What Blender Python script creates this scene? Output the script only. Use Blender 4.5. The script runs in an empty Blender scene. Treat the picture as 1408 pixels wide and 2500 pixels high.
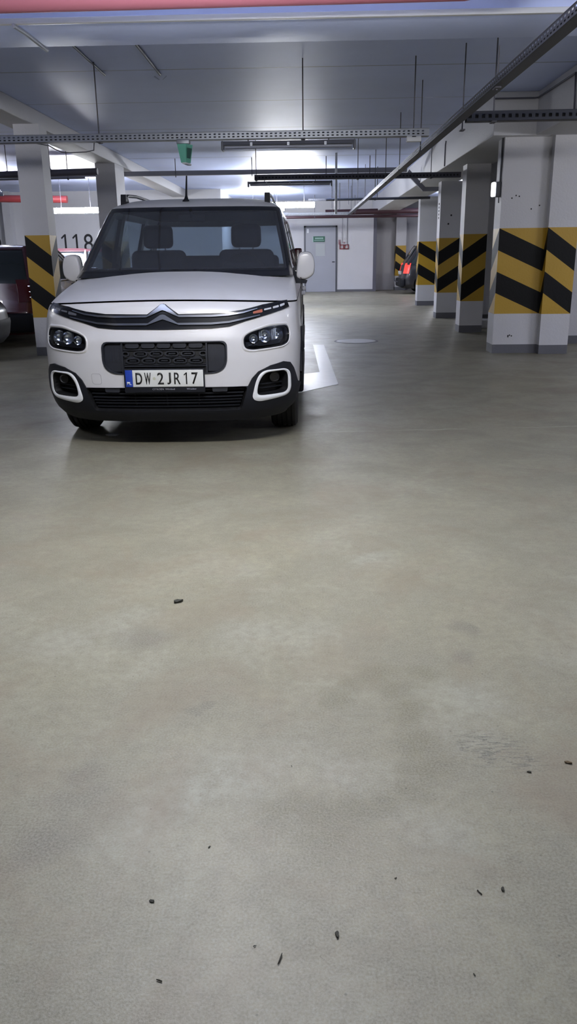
import bpy, bmesh, math, random
from mathutils import Vector, Matrix
from mathutils.geometry import tessellate_polygon
random.seed(4)
R=math.radians; PI=math.pi
sc=bpy.context.scene; COL=sc.collection
DG=bpy.context.evaluated_depsgraph_get

# ------------------------------------------------------------------ materials
def lin(c):
    return tuple((v/12.92 if v<=.04045 else ((v+.055)/1.055)**2.4) for v in c)
def mat(name,rgb,rough=.5,metal=0.,emit=None,es=0.,bump=0.,bscale=60.,var=0.,vscale=3.,coat=0.,spec=.5):
    m=bpy.data.materials.new(name); m.use_nodes=True; nt=m.node_tree; b=nt.nodes['Principled BSDF']
    c=lin(rgb)+(1,)
    b.inputs['Base Color'].default_value=c; b.inputs['Roughness'].default_value=rough
    b.inputs['Metallic'].default_value=metal; b.inputs['Coat Weight'].default_value=coat
    b.inputs['Specular IOR Level'].default_value=spec
    if emit: b.inputs['Emission Color'].default_value=lin(emit)+(1,); b.inputs['Emission Strength'].default_value=es
    if var or bump:
        tc=nt.nodes.new('ShaderNodeTexCoord')
    if var:
        n=nt.nodes.new('ShaderNodeTexNoise'); n.inputs['Scale'].default_value=vscale; n.inputs['Detail'].default_value=6
        nt.links.new(tc.outputs['Object'],n.inputs['Vector'])
        mx=nt.nodes.new('ShaderNodeMix'); mx.data_type='RGBA'
        mx.inputs[6].default_value=tuple(v*(1-var) for v in c[:3])+(1,); mx.inputs[7].default_value=tuple(min(1,v*(1+var)) for v in c[:3])+(1,)
        nt.links.new(n.outputs['Fac'],mx.inputs[0]); nt.links.new(mx.outputs[2],b.inputs['Base Color'])
    if bump:
        n2=nt.nodes.new('ShaderNodeTexNoise'); n2.inputs['Scale'].default_value=bscale; n2.inputs['Detail'].default_value=5
        nt.links.new(tc.outputs['Object'],n2.inputs['Vector'])
        bp=nt.nodes.new('ShaderNodeBump'); bp.inputs['Strength'].default_value=bump; bp.inputs['Distance'].default_value=.01
        nt.links.new(n2.outputs['Fac'],bp.inputs['Height']); nt.links.new(bp.outputs['Normal'],b.inputs['Normal'])
    return m
def glass(name,tint,ior=1.5,rough=.02,dust_haze=0.,dcol=(.5,.53,.62)):
    m=bpy.data.materials.new(name); m.use_nodes=True; nt=m.node_tree
    for n in list(nt.nodes):
        if n.type!='OUTPUT_MATERIAL': nt.nodes.remove(n)
    out=[n for n in nt.nodes if n.type=='OUTPUT_MATERIAL'][0]
    t=nt.nodes.new('ShaderNodeBsdfTransparent'); t.inputs[0].default_value=tint+(1,)
    g=nt.nodes.new('ShaderNodeBsdfGlossy'); g.inputs['Roughness'].default_value=rough; g.inputs[0].default_value=(1,1,1,1)
    f=nt.nodes.new('ShaderNodeFresnel'); f.inputs[0].default_value=ior
    mx=nt.nodes.new('ShaderNodeMixShader')
    ge=nt.nodes.new('ShaderNodeNewGeometry'); iv=nt.nodes.new('ShaderNodeMath'); iv.operation='SUBTRACT'; iv.inputs[0].default_value=1; nt.links.new(ge.outputs['Backfacing'],iv.inputs[1])
    mu=nt.nodes.new('ShaderNodeMath'); mu.operation='MULTIPLY'; nt.links.new(f.outputs[0],mu.inputs[0]); nt.links.new(iv.outputs[0],mu.inputs[1])
    nt.links.new(mu.outputs[0],mx.inputs[0]); nt.links.new(t.outputs[0],mx.inputs[1]); nt.links.new(g.outputs[0],mx.inputs[2]); nt.links.new(mx.outputs[0],out.inputs[0])
    if dust_haze:  # bluish diffuse film: dust, with the ceiling's reflected haze put into its colour
        d=nt.nodes.new('ShaderNodeBsdfDiffuse'); d.inputs[0].default_value=dcol+(1,); m2=nt.nodes.new('ShaderNodeMixShader'); m2.inputs[0].default_value=dust_haze
        nt.links.new(mx.outputs[0],m2.inputs[1]); nt.links.new(d.outputs[0],m2.inputs[2]); nt.links.new(m2.outputs[0],out.inputs[0])
    return m

PAINTW=mat('white_car_paint',(.775,.775,.78),.34,coat=.35,var=.02,vscale=5)
HOODP=mat('dusty_white_car_paint',(.79,.795,.81),.38,coat=.25,var=.05,vscale=9)
BLKPL=mat('black_textured_plastic',(.075,.085,.115),.6,bump=.15,bscale=400,spec=.3)
BLKGL=mat('gloss_black_trim',(.06,.065,.085),.16,coat=.4)
BLKIN=mat('dark_cavity_plastic',(.045,.05,.065),.6)
GRILL=mat('grille_plastic',(.15,.16,.19),.42)
CHROME=mat('chrome',(.85,.86,.88),.12,1.)
CHROMD=mat('brushed_chrome',(.62,.63,.66),.3,1.)
RUB=mat('tyre_rubber',(.085,.085,.092),.7,bump=.1,bscale=300)
RIM=mat('wheel_rim_silver',(.52,.53,.55),.35,.8)
GLASS=glass('windscreen_glass',(.58,.62,.68),1.6,.04,.045)
SGLASS=glass('side_window_glass',(.72,.78,.80),1.5)
LENS=glass('headlight_lens',(.9,.92,.95),1.45)
INTR=mat('cabin_dark_fabric',(.11,.12,.155),.85)
DASH=mat('dashboard_plastic',(.075,.08,.11),.7)
ORG=mat('indicator_amber',(.62,.35,.28),.3)
LENSW=mat('daylight_lens_white',(.70,.71,.74),.2)
PLW=mat('plate_white',(.80,.81,.80),.4)
PLB=mat('plate_blue',(.12,.24,.62),.4)
PLK=mat('plate_letter_black',(.03,.03,.035),.5)
PLT=mat('plate_frame_lettering',(.55,.56,.6),.5)
CREAM=mat('plate_sticker',(.72,.73,.66),.5)
GAP=mat('panel_gap',(.03,.03,.035),.7)
WHT=mat('white_enamel',(.86,.87,.88),.4)
RIMGR=mat('mirror_edge_grey',(.30,.31,.34),.5)

CONC=mat('painted_concrete',(.75,.75,.765),.60,bump=.35,bscale=45,var=.05,vscale=1.7)
CONCB=mat('grey_base_paint',(.36,.365,.39),.6,bump=.3,bscale=45,var=.06)
YEL=mat('hazard_yellow',(.68,.54,.13),.5,bump=.25,bscale=45,var=.07,vscale=3)
BLK=mat('hazard_black',(.022,.024,.036),.6,bump=.25,bscale=45,spec=.25)
GALV=mat('galvanised_steel',(.62,.64,.68),.42,.6)
GALVD=mat('darker_steel',(.29,.30,.34),.5,.4)
DUCTM=mat('grey_duct',(.50,.50,.54),.5)
DARKM=mat('dark_steel',(.33,.33,.375),.55)
REDP=mat('red_pipe_paint',(.52,.20,.21),.4)
REDF=mat('red_paint_top_pipe',(.62,.38,.44),.5)
MAROON=mat('maroon_pipe_paint',(.22,.13,.16),.45)
TUBE=mat('lit_tube',(1,1,1),.4,emit=(.98,.98,1.0),es=18)
TUBEK=mat('lit_tube_near',(1,1,1),.4,emit=(1.0,.99,.98),es=18.5)
TUBEF=mat('lit_tube_far',(1,1,1),.4,emit=(.97,.98,1.0),es=28)
TUBEOFF=mat('unlit_tube',(.75,.76,.8),.3)
LBODY=mat('lamp_housing',(.40,.41,.45),.4)
DIFF=glass('lamp_diffuser',(.85,.86,.9),1.4,.12)
GRN=mat('green_emergency_sign',(.45,.76,.67),.35)
GRND=mat('green_emergency_sign_dark',(.22,.40,.37),.4)
SIGNG=mat('exit_sign_green',(.07,.33,.26),.45)
DOORM=mat('grey_door_paint',(.60,.61,.645),.45,var=.03)
RED=mat('hydrant_red',(.50,.13,.17),.45)
PINK=mat('faded_red_stencil',(.62,.45,.49),.6)
STEN=mat('stencil_black',(.10,.10,.12),.7)
ROADW=mat('road_marking_white',(.97,.97,.97),.35,var=.06,vscale=9,bump=.1)
MANH=mat('manhole_concrete',(.84,.84,.845),.55,var=.08,vscale=6)
REDCAR=mat('dark_red_car_paint',(.25,.06,.10),.25,coat=.6)
MARCAR=mat('maroon_car_paint',(.33,.12,.17),.3,coat=.5)
DARKCAR=mat('black_car_paint',(.04,.045,.06),.3,coat=.15)
GREYCAR=mat('dark_grey_car_paint',(.12,.12,.15),.35,coat=.4)
TAILR=mat('tail_lamp_red',(.24,.03,.07),.2)
TAILL=mat('tail_lamp_lit',(.95,.2,.18),.3,emit=(1,.22,.18),es=.25)
LEAFM=mat('dry_debris',(.20,.20,.17),.8)
LEAFB=mat('brown_debris',(.33,.27,.18),.8)
PAPER=mat('paper_white',(.80,.81,.80),.7)
PLASW=mat('white_plastic',(.80,.81,.83),.4)
LAMPW=mat('small_lamp_lit',(.95,.95,1),.3,emit=(.95,.96,1),es=.8)

def ceiling_mat():
    m=mat('painted_ceiling',(.79,.84,.99),.50,bump=.10,bscale=9,spec=.38)
    nt=m.node_tree; b=nt.nodes['Principled BSDF']
    tc=nt.nodes.new('ShaderNodeTexCoord'); sx=nt.nodes.new('ShaderNodeSeparateXYZ'); nt.links.new(tc.outputs['Object'],sx.inputs[0])
    nz=nt.nodes.new('ShaderNodeTexNoise'); nz.inputs['Scale'].default_value=.9; nz.inputs['Detail'].default_value=7; nt.links.new(tc.outputs['Object'],nz.inputs['Vector'])
    rp=nt.nodes.new('ShaderNodeMapRange'); rp.inputs[1].default_value=.3; rp.inputs[2].default_value=.7; rp.inputs[3].default_value=.93; rp.inputs[4].default_value=1.05
    nt.links.new(nz.outputs['Fac'],rp.inputs[0])
    def mth(op,a,b2=None):
        n=nt.nodes.new('ShaderNodeMath'); n.operation=op
        for i,v in enumerate((a,b2)):
            if v is None: continue
            if isinstance(v,(int,float)): n.inputs[i].default_value=v
            else: nt.links.new(v,n.inputs[i])
        return n.outputs[0]
    acc=rp.outputs[0]
    # formwork joints across the slab; the widest band is a painted shadow line
    for y0,wd,k in ((9.15,.035,.55),(10.95,.03,.6),(13.15,.035,.6),(16.8,.10,.75),(20.4,.08,.8),(24.2,.08,.8)):
        d=mth('ABSOLUTE',mth('SUBTRACT',sx.outputs[1],y0)); s=mth('LESS_THAN',d,wd*.5)
        acc=mth('MULTIPLY',acc,mth('SUBTRACT',1,mth('MULTIPLY',s,1-k)))
    vm=nt.nodes.new('ShaderNodeMix'); vm.data_type='RGBA'; vm.blend_type='MULTIPLY'; vm.inputs[0].default_value=1
    vm.inputs[6].default_value=b.inputs['Base Color'].default_value
    cb=nt.nodes.new('ShaderNodeCombineColor')
    for i in range(3): nt.links.new(acc,cb.inputs[i])
    nt.links.new(cb.outputs[0],vm.inputs[7]); nt.links.new(vm.outputs[2],b.inputs['Base Color'])
    return m
CEIL=ceiling_mat()

def floor_mat():
    m=bpy.data.materials.new('polished_concrete_floor'); m.use_nodes=True; nt=m.node_tree; b=nt.nodes['Principled BSDF']; b.inputs['Specular IOR Level'].default_value=.42
    L=nt.links.new
    tc=nt.nodes.new('ShaderNodeTexCoord')
    def noise(s,d=6,r=.55,dist=0,vec=None):
        n=nt.nodes.new('ShaderNodeTexNoise'); n.inputs['Scale'].default_value=s; n.inputs['Detail'].default_value=d; n.inputs['Roughness'].default_value=r; n.inputs['Distortion'].default_value=dist
        L(vec or tc.outputs['Object'],n.inputs['Vector']); return n
    def rng(v,a,b2,c,d):
        n=nt.nodes.new('ShaderNodeMapRange'); n.inputs[1].default_value=a; n.inputs[2].default_value=b2; n.inputs[3].default_value=c; n.inputs[4].default_value=d; L(v,n.inputs[0]); return n.outputs[0]
    def mth(op,a,b2=None,c=None):
        n=nt.nodes.new('ShaderNodeMath'); n.operation=op
        for i,v in enumerate((a,b2,c)):
            if v is None: continue
            if isinstance(v,(int,float)): n.inputs[i].default_value=v
            else: L(v,n.inputs[i])
        return n.outputs[0]
    def mix(f,a,c,bt='MIX'):
        n=nt.nodes.new('ShaderNodeMix'); n.data_type='RGBA'; n.blend_type=bt
        if isinstance(f,float): n.inputs[0].default_value=f
        else: L(f,n.inputs[0])
        for i,v in ((6,a),(7,c)):
            if isinstance(v,tuple): n.inputs[i].default_value=lin(v)+(1,)
            else: L(v,n.inputs[i])
        return n.outputs[2]
    # distorted coordinates for stains
    dn=noise(2.6,5,.65); sub=nt.nodes.new('ShaderNodeVectorMath'); sub.operation='SUBTRACT'; L(dn.outputs['Color'],sub.inputs[0]); sub.inputs[1].default_value=(.5,.5,.5)
    scl=nt.nodes.new('ShaderNodeVectorMath'); scl.operation='MULTIPLY'; L(sub.outputs[0],scl.inputs[0]); scl.inputs[1].default_value=(.30,.30,0)
    add=nt.nodes.new('ShaderNodeVectorMath'); add.operation='ADD'; L(tc.outputs['Object'],add.inputs[0]); L(scl.outputs[0],add.inputs[1])
    def blobs(lst,vec,soft=.9):
        acc=None
        for (x,y,r) in lst:
            d=nt.nodes.new('ShaderNodeVectorMath'); d.operation='DISTANCE'; L(vec,d.inputs[0]); d.inputs[1].default_value=(x,y,0)
            v=rng(d.outputs['Value'],r*(1-soft*.6),r*(1+soft*.5),1,0)
            acc=v if acc is None else mth('MAXIMUM',acc,v)
        return acc
    big=noise(.55,5,.6); mid=noise(2.4,8,.62,.4); fine=noise(26,8,.7); grain=noise(170,4,.7)
    col=mix(rng(big.outputs['Fac'],.35,.65,0,1),(.655,.635,.57),(.70,.675,.59))
    col=mix(rng(mid.outputs['Fac'],.40,.62,0,.85),col,(.585,.565,.505))
    m2=noise(1.3,7,.6,.6); col=mix(rng(m2.outputs['Fac'],.52,.68,0,.75),col,(.77,.765,.71))
    m3=noise(4.5,6,.6,.3); col=mix(rng(m3.outputs['Fac'],.56,.72,0,.6),col,(.655,.60,.55))
    tan=blobs([(.05,2.11,.05),(.12,2.19,.05),(.22,2.23,.07),(.30,2.13,.07),(.30,2.02,.06),(.28,1.90,.06),(.29,1.80,.065),(.25,1.70,.06),(.17,1.64,.06),(.09,1.60,.07),(0,1.56,.08),(.04,1.48,.07),(-.08,1.60,.06),(.36,2.24,.05)],add.outputs[0])
    col=mix(mth('MULTIPLY',tan,.75),col,(.50,.475,.37))
    lt=blobs([(-.31,1.68,.10),(-.21,1.75,.12),(-.06,1.79,.10),(.08,1.75,.09),(.17,1.79,.05),(.47,2.09,.12),(.42,1.95,.09),(.30,1.52,.10),(-.15,2.51,.16),(0,2.5,.14),(.31,3.25,.10),(-.35,3.2,.12),(-.84,2.45,.13),(-.66,2.62,.12),(-.42,1.57,.10)],add.outputs[0])
    col=mix(mth('MULTIPLY',mth('MULTIPLY',lt,rng(mid.outputs['Fac'],.3,.6,.25,1)),.5),col,(.80,.805,.785))
    dk=blobs([(-.56,1.66,.08),(-.58,1.52,.08),(-.60,1.76,.06),(.52,2.6,.05),(.49,2.39,.04),(-.58,2.51,.08)],add.outputs[0])
    col=mix(mth('MULTIPLY',dk,.6),col,(.43,.40,.39))
    spots=blobs([(-.35,2.06,.03),(-.30,2.07,.025),(-.33,2.03,.02),(.56,2.62,.02)],add.outputs[0],.6); col=mix(mth('MULTIPLY',spots,.7),col,(.47,.46,.42))
    # rubber scuffs: streaks inside a patch
    sm=blobs([(.43,1.89,.05),(.47,1.90,.05),(.52,1.88,.05),(.47,1.84,.06),(.56,1.81,.05)],tc.outputs['Object'])
    mp=nt.nodes.new('ShaderNodeMapping'); mp.inputs['Scale'].default_value=(14,60,1); mp.inputs['Rotation'].default_value=(0,0,.35); L(tc.outputs['Object'],mp.inputs[0])
    st=noise(1.6,4,.6,.5,mp.outputs[0]); sk=mth('MULTIPLY',sm,rng(st.outputs['Fac'],.49,.56,0,1)); col=mix(mth('MULTIPLY',sk,.9),col,(.33,.33,.325))
    # faint dry scratches and brush lines
    mp2=nt.nodes.new('ShaderNodeMapping'); mp2.inputs['Scale'].default_value=(3,16,1); mp2.inputs['Rotation'].default_value=(0,0,.25); L(tc.outputs['Object'],mp2.inputs[0])
    s2=noise(2.,6,.6,1.2,mp2.outputs[0]); col=mix(rng(s2.outputs['Fac'],.60,.74,0,.30),col,(.78,.775,.75))
    col=mix(rng(fine.outputs['Fac'],.3,.7,.0,.8),col,(.52,.50,.45))
    col=mix(rng(grain.outputs['Fac'],.35,.65,.0,.45),col,(.80,.80,.77))
    # tiny pits
    vo=nt.nodes.new('ShaderNodeTexVoronoi'); vo.inputs['Scale'].default_value=14; L(tc.outputs['Object'],vo.inputs['Vector'])
    col=mix(rng(vo.outputs['Distance'],.02,.055,.55,0),col,(.30,.29,.27))
    mp3=nt.nodes.new('ShaderNodeMapping'); mp3.inputs['Scale'].default_value=(30,60,1); mp3.inputs['Rotation'].default_value=(0,0,-.5); L(tc.outputs['Object'],mp3.inputs[0])
    s3=noise(2.2,5,.65,1.5,mp3.outputs[0]); col=mix(mth('MULTIPLY',rng(s3.outputs['Fac'],.60,.70,0,.55),rng(mid.outputs['Fac'],.42,.60,.2,1)),col,(.40,.39,.36))
    m4=noise(1.9,6,.62,.8); col=mix(rng(m4.outputs['Fac'],.50,.72,0,.5),col,(.60,.535,.47))
    # pale construction joint in front of the van
    sx=nt.nodes.new('ShaderNodeSeparateXYZ'); L(tc.outputs['Object'],sx.inputs[0])
    jl=mth('SUBTRACT',sx.outputs[1],mth('MULTIPLY_ADD',sx.outputs[0],.075,5.915)); jd=mth('ABSOLUTE',mth('ADD',jl,mth('MULTIPLY',mth('SUBTRACT',m3.outputs['Fac'],.5),.10)))
    jm=mth('MULTIPLY',rng(jd,.004,.016,1,0),rng(mid.outputs['Fac'],.42,.58,0,1)); col=mix(mth('MULTIPLY',jm,.75),col,(.83,.82,.79))
    col=mix(1.0,col,(.822,.819,.775),'MULTIPLY')
    L(col,b.inputs['Base Color'])
    L(rng(mid.outputs['Fac'],.3,.7,.36,.52),b.inputs['Roughness'])
    bp=nt.nodes.new('ShaderNodeBump'); bp.inputs['Strength'].default_value=.22; bp.inputs['Distance'].default_value=.004
    L(mth('ADD',fine.outputs['Fac'],grain.outputs['Fac']),bp.inputs['Height']); L(bp.outputs['Normal'],b.inputs['Normal'])
    return m
FLOOR=floor_mat()

# ------------------------------------------------------------------ mesh helpers
class MB:
    def __init__(s): s.v=[]; s.f=[]; s.m=[]; s.sm=[]
    def add(s,vs,fs,mi=0,smooth=False):
        o=len(s.v); s.v+= [tuple(v) for v in vs]
        for f in fs: s.f.append(tuple(i+o for i in f)); s.m.append(mi); s.sm.append(smooth)
        return s
    def box(s,a,b,mi=0,bev=0.):
        x0,y0,z0=[min(p,q) for p,q in zip(a,b)]; x1,y1,z1=[max(p,q) for p,q in zip(a,b)]
        if bev<=0:
            vs=[(x0,y0,z0),(x1,y0,z0),(x1,y1,z0),(x0,y1,z0),(x0,y0,z1),(x1,y0,z1),(x1,y1,z1),(x0,y1,z1)]
            return s.add(vs,[(0,3,2,1),(4,5,6,7),(0,1,5,4),(1,2,6,5),(2,3,7,6),(3,0,4,7)],mi)
        bm=bmesh.new(); bmesh.ops.create_cube(bm,size=1)
        for v in bm.verts: v.co=Vector(((x0+x1)/2+v.co.x*(x1-x0),(y0+y1)/2+v.co.y*(y1-y0),(z0+z1)/2+v.co.z*(z1-z0)))
        bmesh.ops.bevel(bm,geom=list(bm.edges),offset=min(bev,.49*min(x1-x0,y1-y0,z1-z0)),segments=3,profile=.5,affect='EDGES')
        s.bm(bm,mi,True); bm.free(); return s
    def bm(s,bm,mi=0,smooth=False):
        bm.verts.ensure_lookup_table(); bm.verts.index_update()
        return s.add([v.co[:] for v in bm.verts],[[v.index for v in f.verts] for f in bm.faces],mi,smooth)
    def cyl(s,a,b,r,n=16,mi=0,r2=None,caps=True,smooth=True):
        a=Vector(a);b=Vector(b);d=(b-a).normalized(); u=d.orthogonal().normalized(); w=d.cross(u); r2=r if r2 is None else r2
        vs=[]
        for p,rr in ((a,r),(b,r2)):
            for i in range(n):
                t=2*PI*i/n; vs.append(p+u*math.cos(t)*rr+w*math.sin(t)*rr)
        s.add(vs,[(i,(i+1)%n,n+(i+1)%n,n+i) for i in range(n)],mi,smooth)
        if caps: s.add(vs,[tuple(reversed(range(n))),tuple(range(n,2*n))],mi)
        return s
    def tube(s,pts,r,n=10,mi=0):
        pts=[Vector(p) for p in pts]; rings=[]
        up=None
        for i,p in enumerate(pts):
            d=(pts[min(i+1,len(pts)-1)]-pts[max(i-1,0)]).normalized()
            if up is None: up=d.orthogonal().normalized()
            up=(up-d*up.dot(d)).normalized(); w=d.cross(up)
            rr=r[i] if isinstance(r,(list,tuple)) else r
            rings.append([p+up*math.cos(2*PI*k/n)*rr+w*math.sin(2*PI*k/n)*rr for k in range(n)])
        vs=[v for rg in rings for v in rg]; fs=[]
        for i in range(len(rings)-1):
            for k in range(n): fs.append((i*n+k,i*n+(k+1)%n,(i+1)*n+(k+1)%n,(i+1)*n+k))
        s.add(vs,fs,mi,True); s.add(vs,[tuple(reversed(range(n))),tuple(range((len(rings)-1)*n,len(rings)*n))],mi)
        return s
    def lathe(s,prof,c,axis='x',n=48,mi=0,smooth=True):
        # prof: list of (offset along axis, radius), closed loop if first==last
        vs=[];k=len(prof)
        for i in range(n):
            t=2*PI*i/n
            for (o,r) in prof:
                if axis=='x': vs.append((c[0]+o,c[1]+r*math.cos(t),c[2]+r*math.sin(t)))
                elif axis=='y': vs.append((c[0]+r*math.cos(t),c[1]+o,c[2]+r*math.sin(t)))
                else: vs.append((c[0]+r*math.cos(t),c[1]+r*math.sin(t),c[2]+o))
        fs=[(i*k+j,i*k+j+1,((i+1)%n)*k+j+1,((i+1)%n)*k+j) for i in range(n) for j in range(k-1)]
        return s.add(vs,fs,mi,smooth)
    def prism(s,poly,depth,mi=0,plane='xz',y=0.):
        # poly in (a,b); plane xz extruded along y
        n=len(poly)
        def P(a,b,d):
            return (a,y+d,b) if plane=='xz' else ((y+d,a,b) if plane=='yz' else (a,b,y+d))
        vs=[P(a,b,0) for a,b in poly]+[P(a,b,depth) for a,b in poly]
        tr=tessellate_polygon([[Vector((a,b,0)) for a,b in poly]])
        s.add(vs,[tuple(t) for t in tr]+[tuple(i+n for i in reversed(t)) for t in tr]+[(i,(i+1)%n,(i+1)%n+n,i+n) for i in range(n)],mi)
        return s
    def build(s,name,mats,parent=None,loc=None,fix=True,angle=35):
        me=bpy.data.meshes.new(name); me.from_pydata([tuple(v) for v in s.v],[],s.f)
        if not isinstance(mats,(list,tuple)): mats=[mats]
        for m in mats: me.materials.append(m)
        me.polygons.foreach_set('material_index',s.m); me.polygons.foreach_set('use_smooth',s.sm)
        if fix:
            bm=bmesh.new(); bm.from_mesh(me); bmesh.ops.remove_doubles(bm,verts=bm.verts,dist=1e-5); bmesh.ops.recalc_face_normals(bm,faces=bm.faces); bm.to_mesh(me); bm.free()
        me.set_sharp_from_angle(angle=R(angle)); me.update()
        o=bpy.data.objects.new(name,me); COL.objects.link(o)
        if parent: o.parent=parent
        if loc: o.location=loc
        return o
def tag(o,label=None,cat=None,group=None,kind=None):
    if label: o['label']=label
    if cat: o['category']=cat
    if group: o['group']=group
    if kind: o['kind']=kind
    return o
def thing(name,label,cat,loc=(0,0,0),rz=0,group=None):
    o=bpy.data.objects.new(name,None); COL.objects.link(o); o.location=loc; o.rotation_euler=(0,0,rz); o.empty_display_size=.1
    return tag(o,label,cat,group)
def copy_tree(o,loc=None,rz=None,parent=None,label=None):
    c=o.copy(); COL.objects.link(c); c.parent=parent
    if loc is not None: c.location=loc
    if rz is not None: c.rotation_euler=(0,0,rz)
    if label: c['label']=label
    for ch in list(o.children): copy_tree(ch,parent=c)
    return c
def numeral_one(name,w,h,t,m,parent,loc,ext=.001):
    P=[(w/2-t,-h/2),(w/2,-h/2),(w/2,h/2),(w/2-t*.8,h/2),(-w/2,h/2-w*.62),(-w/2+t*.35,h/2-w*.62-t*.8),(w/2-t,h/2-t*1.25)]
    o=MB().prism(P,-ext,y=0).build(name,m,parent,loc); return o
def text(name,s,w,h,m,parent,loc,rot=(PI/2,0,0),ext=.001,bold=0.,spacing=1.,kind=None,kids=True):
    cu=bpy.data.curves.new('tmp','FONT'); cu.body=s; cu.extrude=0; cu.offset=bold; cu.space_character=spacing; cu.resolution_u=6
    t=bpy.data.objects.new('tmp',cu); COL.objects.link(t); bpy.context.view_layer.update()
    me=bpy.data.meshes.new_from_object(t.evaluated_get(DG())); bpy.data.objects.remove(t)
    xs=[v.co.x for v in me.vertices]; ys=[v.co.y for v in me.vertices]
    x0,x1,y0,y1=min(xs),max(xs),min(ys),max(ys)
    bm=bmesh.new(); bm.from_mesh(me)
    for v in bm.verts:
        v.co.x=((v.co.x-x0)/(x1-x0)-.5)*w; v.co.y=((v.co.y-y0)/(y1-y0)-.5)*h; v.co.z=0
    r=bmesh.ops.extrude_face_region(bm,geom=list(bm.faces))
    for e in r['geom']:
        if isinstance(e,bmesh.types.BMVert): e.co.z=ext
    bmesh.ops.recalc_face_normals(bm,faces=bm.faces)
    bm.to_mesh(me); bm.free(); me.materials.clear(); me.materials.append(m); me.name=name
    o=bpy.data.objects.new(name,me); COL.objects.link(o); o.parent=parent; o.location=loc; o.rotation_euler=rot
    return o

# ------------------------------------------------------------------ curved car shell
def tab(t,x):
    if x<=t[0][0]: return t[0][1]
    for (a,b),(c,d) in zip(t,t[1:]):
        if x<=c: return b+(d-b)*(x-a)/(c-a)
    return t[-1][1]
def tabs(t,x,e=.018): return (tab(t,x-e)+2*tab(t,x-e/2)+2*tab(t,x)+2*tab(t,x+e/2)+tab(t,x+e))/8
def smst(t): t=min(1,max(0,t)); return t*t*(3-2*t)
class Shell:
    def __init__(s,YT,WT,RT,D=.5,N=2.8,Dr=.2,Nr=3.,droop=.03,dz=(.85,.15),e=.018):
        s.YT,s.WT,s.RT,s.D,s.N,s.Dr,s.Nr,s.droop,s.dz,s.e=YT,WT,RT,D,N,Dr,Nr,droop,dz,e
    def pt(s,phi,z):     # phi: degrees round the front; beyond 90 runs down the side in cm
        w=tabs(s.WT,z,s.e); y0=tabs(s.YT,z,s.e); g=1 if phi>=0 else -1; a=abs(phi)
        if a<=90:
            r=R(a); q=(math.sin(r)**s.N+math.cos(r)**s.N)**(-1/s.N); x=w*q*math.sin(r); y=y0+s.D-s.D*q*math.cos(r)
        else: x=w; y=y0+s.D+(a-90)*.01
        zz=z-s.droop*(x/w)**2*smst((z-s.dz[0])/s.dz[1])
        return Vector((g*x,y,zz))
    def rear(s,phi,z):   # phi -90..90 round the rear
        w=tabs(s.WT,z,s.e); yr=tabs(s.RT,z,s.e); g=1 if phi>=0 else -1; r=R(abs(phi))
        q=(math.sin(r)**s.Nr+math.cos(r)**s.Nr)**(-1/s.Nr); x=w*q*math.sin(r); y=yr-s.Dr+s.Dr*q*math.cos(r)
        return Vector((g*x,y,z-s.droop*(x/w)**2*smst((z-s.dz[0])/s.dz[1])))
    def nrm(s,phi,z):
        a=s.pt(phi+.4,z)-s.pt(phi-.4,z); b=s.pt(phi,z+.004)-s.pt(phi,z-.004); n=a.cross(b)
        if n.length<1e-12: return Vector((0,-1,0))
        n.normalize(); return n if n.y<.3 and (n.y<0 or abs(n.x)>.3) else -n
    def off(s,phi,z,o):
        a=s.pt(phi+.4,z)-s.pt(phi-.4,z); b=s.pt(phi,z+.004)-s.pt(phi,z-.004); n=a.cross(b).normalized()
        return s.pt(phi,z)+n*o
    def ring(s,z,nf=90,ns=44,nr=24):
        pts=[s.pt(-90+180*i/nf,z) for i in range(nf+1)]
        yb=s.rear(90,z).y; pf=pts[-1]
        pts+=[pf.lerp(s.rear(90,z),k/ns) for k in range(1,ns)]
        pts+=[s.rear(90-180*i/nr,z) for i in range(nr+1)]
        pts+=[s.rear(-90,z).lerp(s.pt(-90,z),k/ns) for k in range(1,ns)]
        return pts
    def loft(s,zs,mb=None,mi=0,cap=(0,0),**k):
        mb=mb or MB(); rs=[s.ring(z,**k) for z in zs]; n=len(rs[0]); vs=[p for r in rs for p in r]
        mb.add(vs,[(i*n+j,i*n+(j+1)%n,(i+1)*n+(j+1)%n,(i+1)*n+j) for i in range(len(rs)-1) for j in range(n)],mi,True)
        for idx,c in ((0,cap[0]),(len(rs)-1,cap[1])):
            if c is None: continue
            # cap bridged left-right in strips
            r=rs[idx]; nf=k.get('nf',90); nr=k.get('nr',24); ns=k.get('ns',44)
            mb.add(r,[tuple(range(n))],c)
        return mb
def roundpoly(P,rad,seg=5,sx=.0155):
    # corner rounding in (phi,z); radius in metres
    Q=[(a*sx,b) for a,b in P]; out=[]; n=len(Q)
    for i in range(n):
        p0,p,p1=Vector(Q[i-1]),Vector(Q[i]),Vector(Q[(i+1)%n])
        a=(p0-p); b=(p1-p); r=rad[i] if isinstance(rad,(list,tuple)) else rad
        ra=min(r,a.length*.48); rb=min(r,b.length*.48)
        if r<=0: out.append(p); continue
        A=p+a.normalized()*ra; B=p+b.normalized()*rb
        for k in range(seg+1):
            t=k/seg; out.append(A*(1-t)**2+p*2*t*(1-t)+B*t*t)
    return [(v.x/sx,v.y) for v in out]
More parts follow.
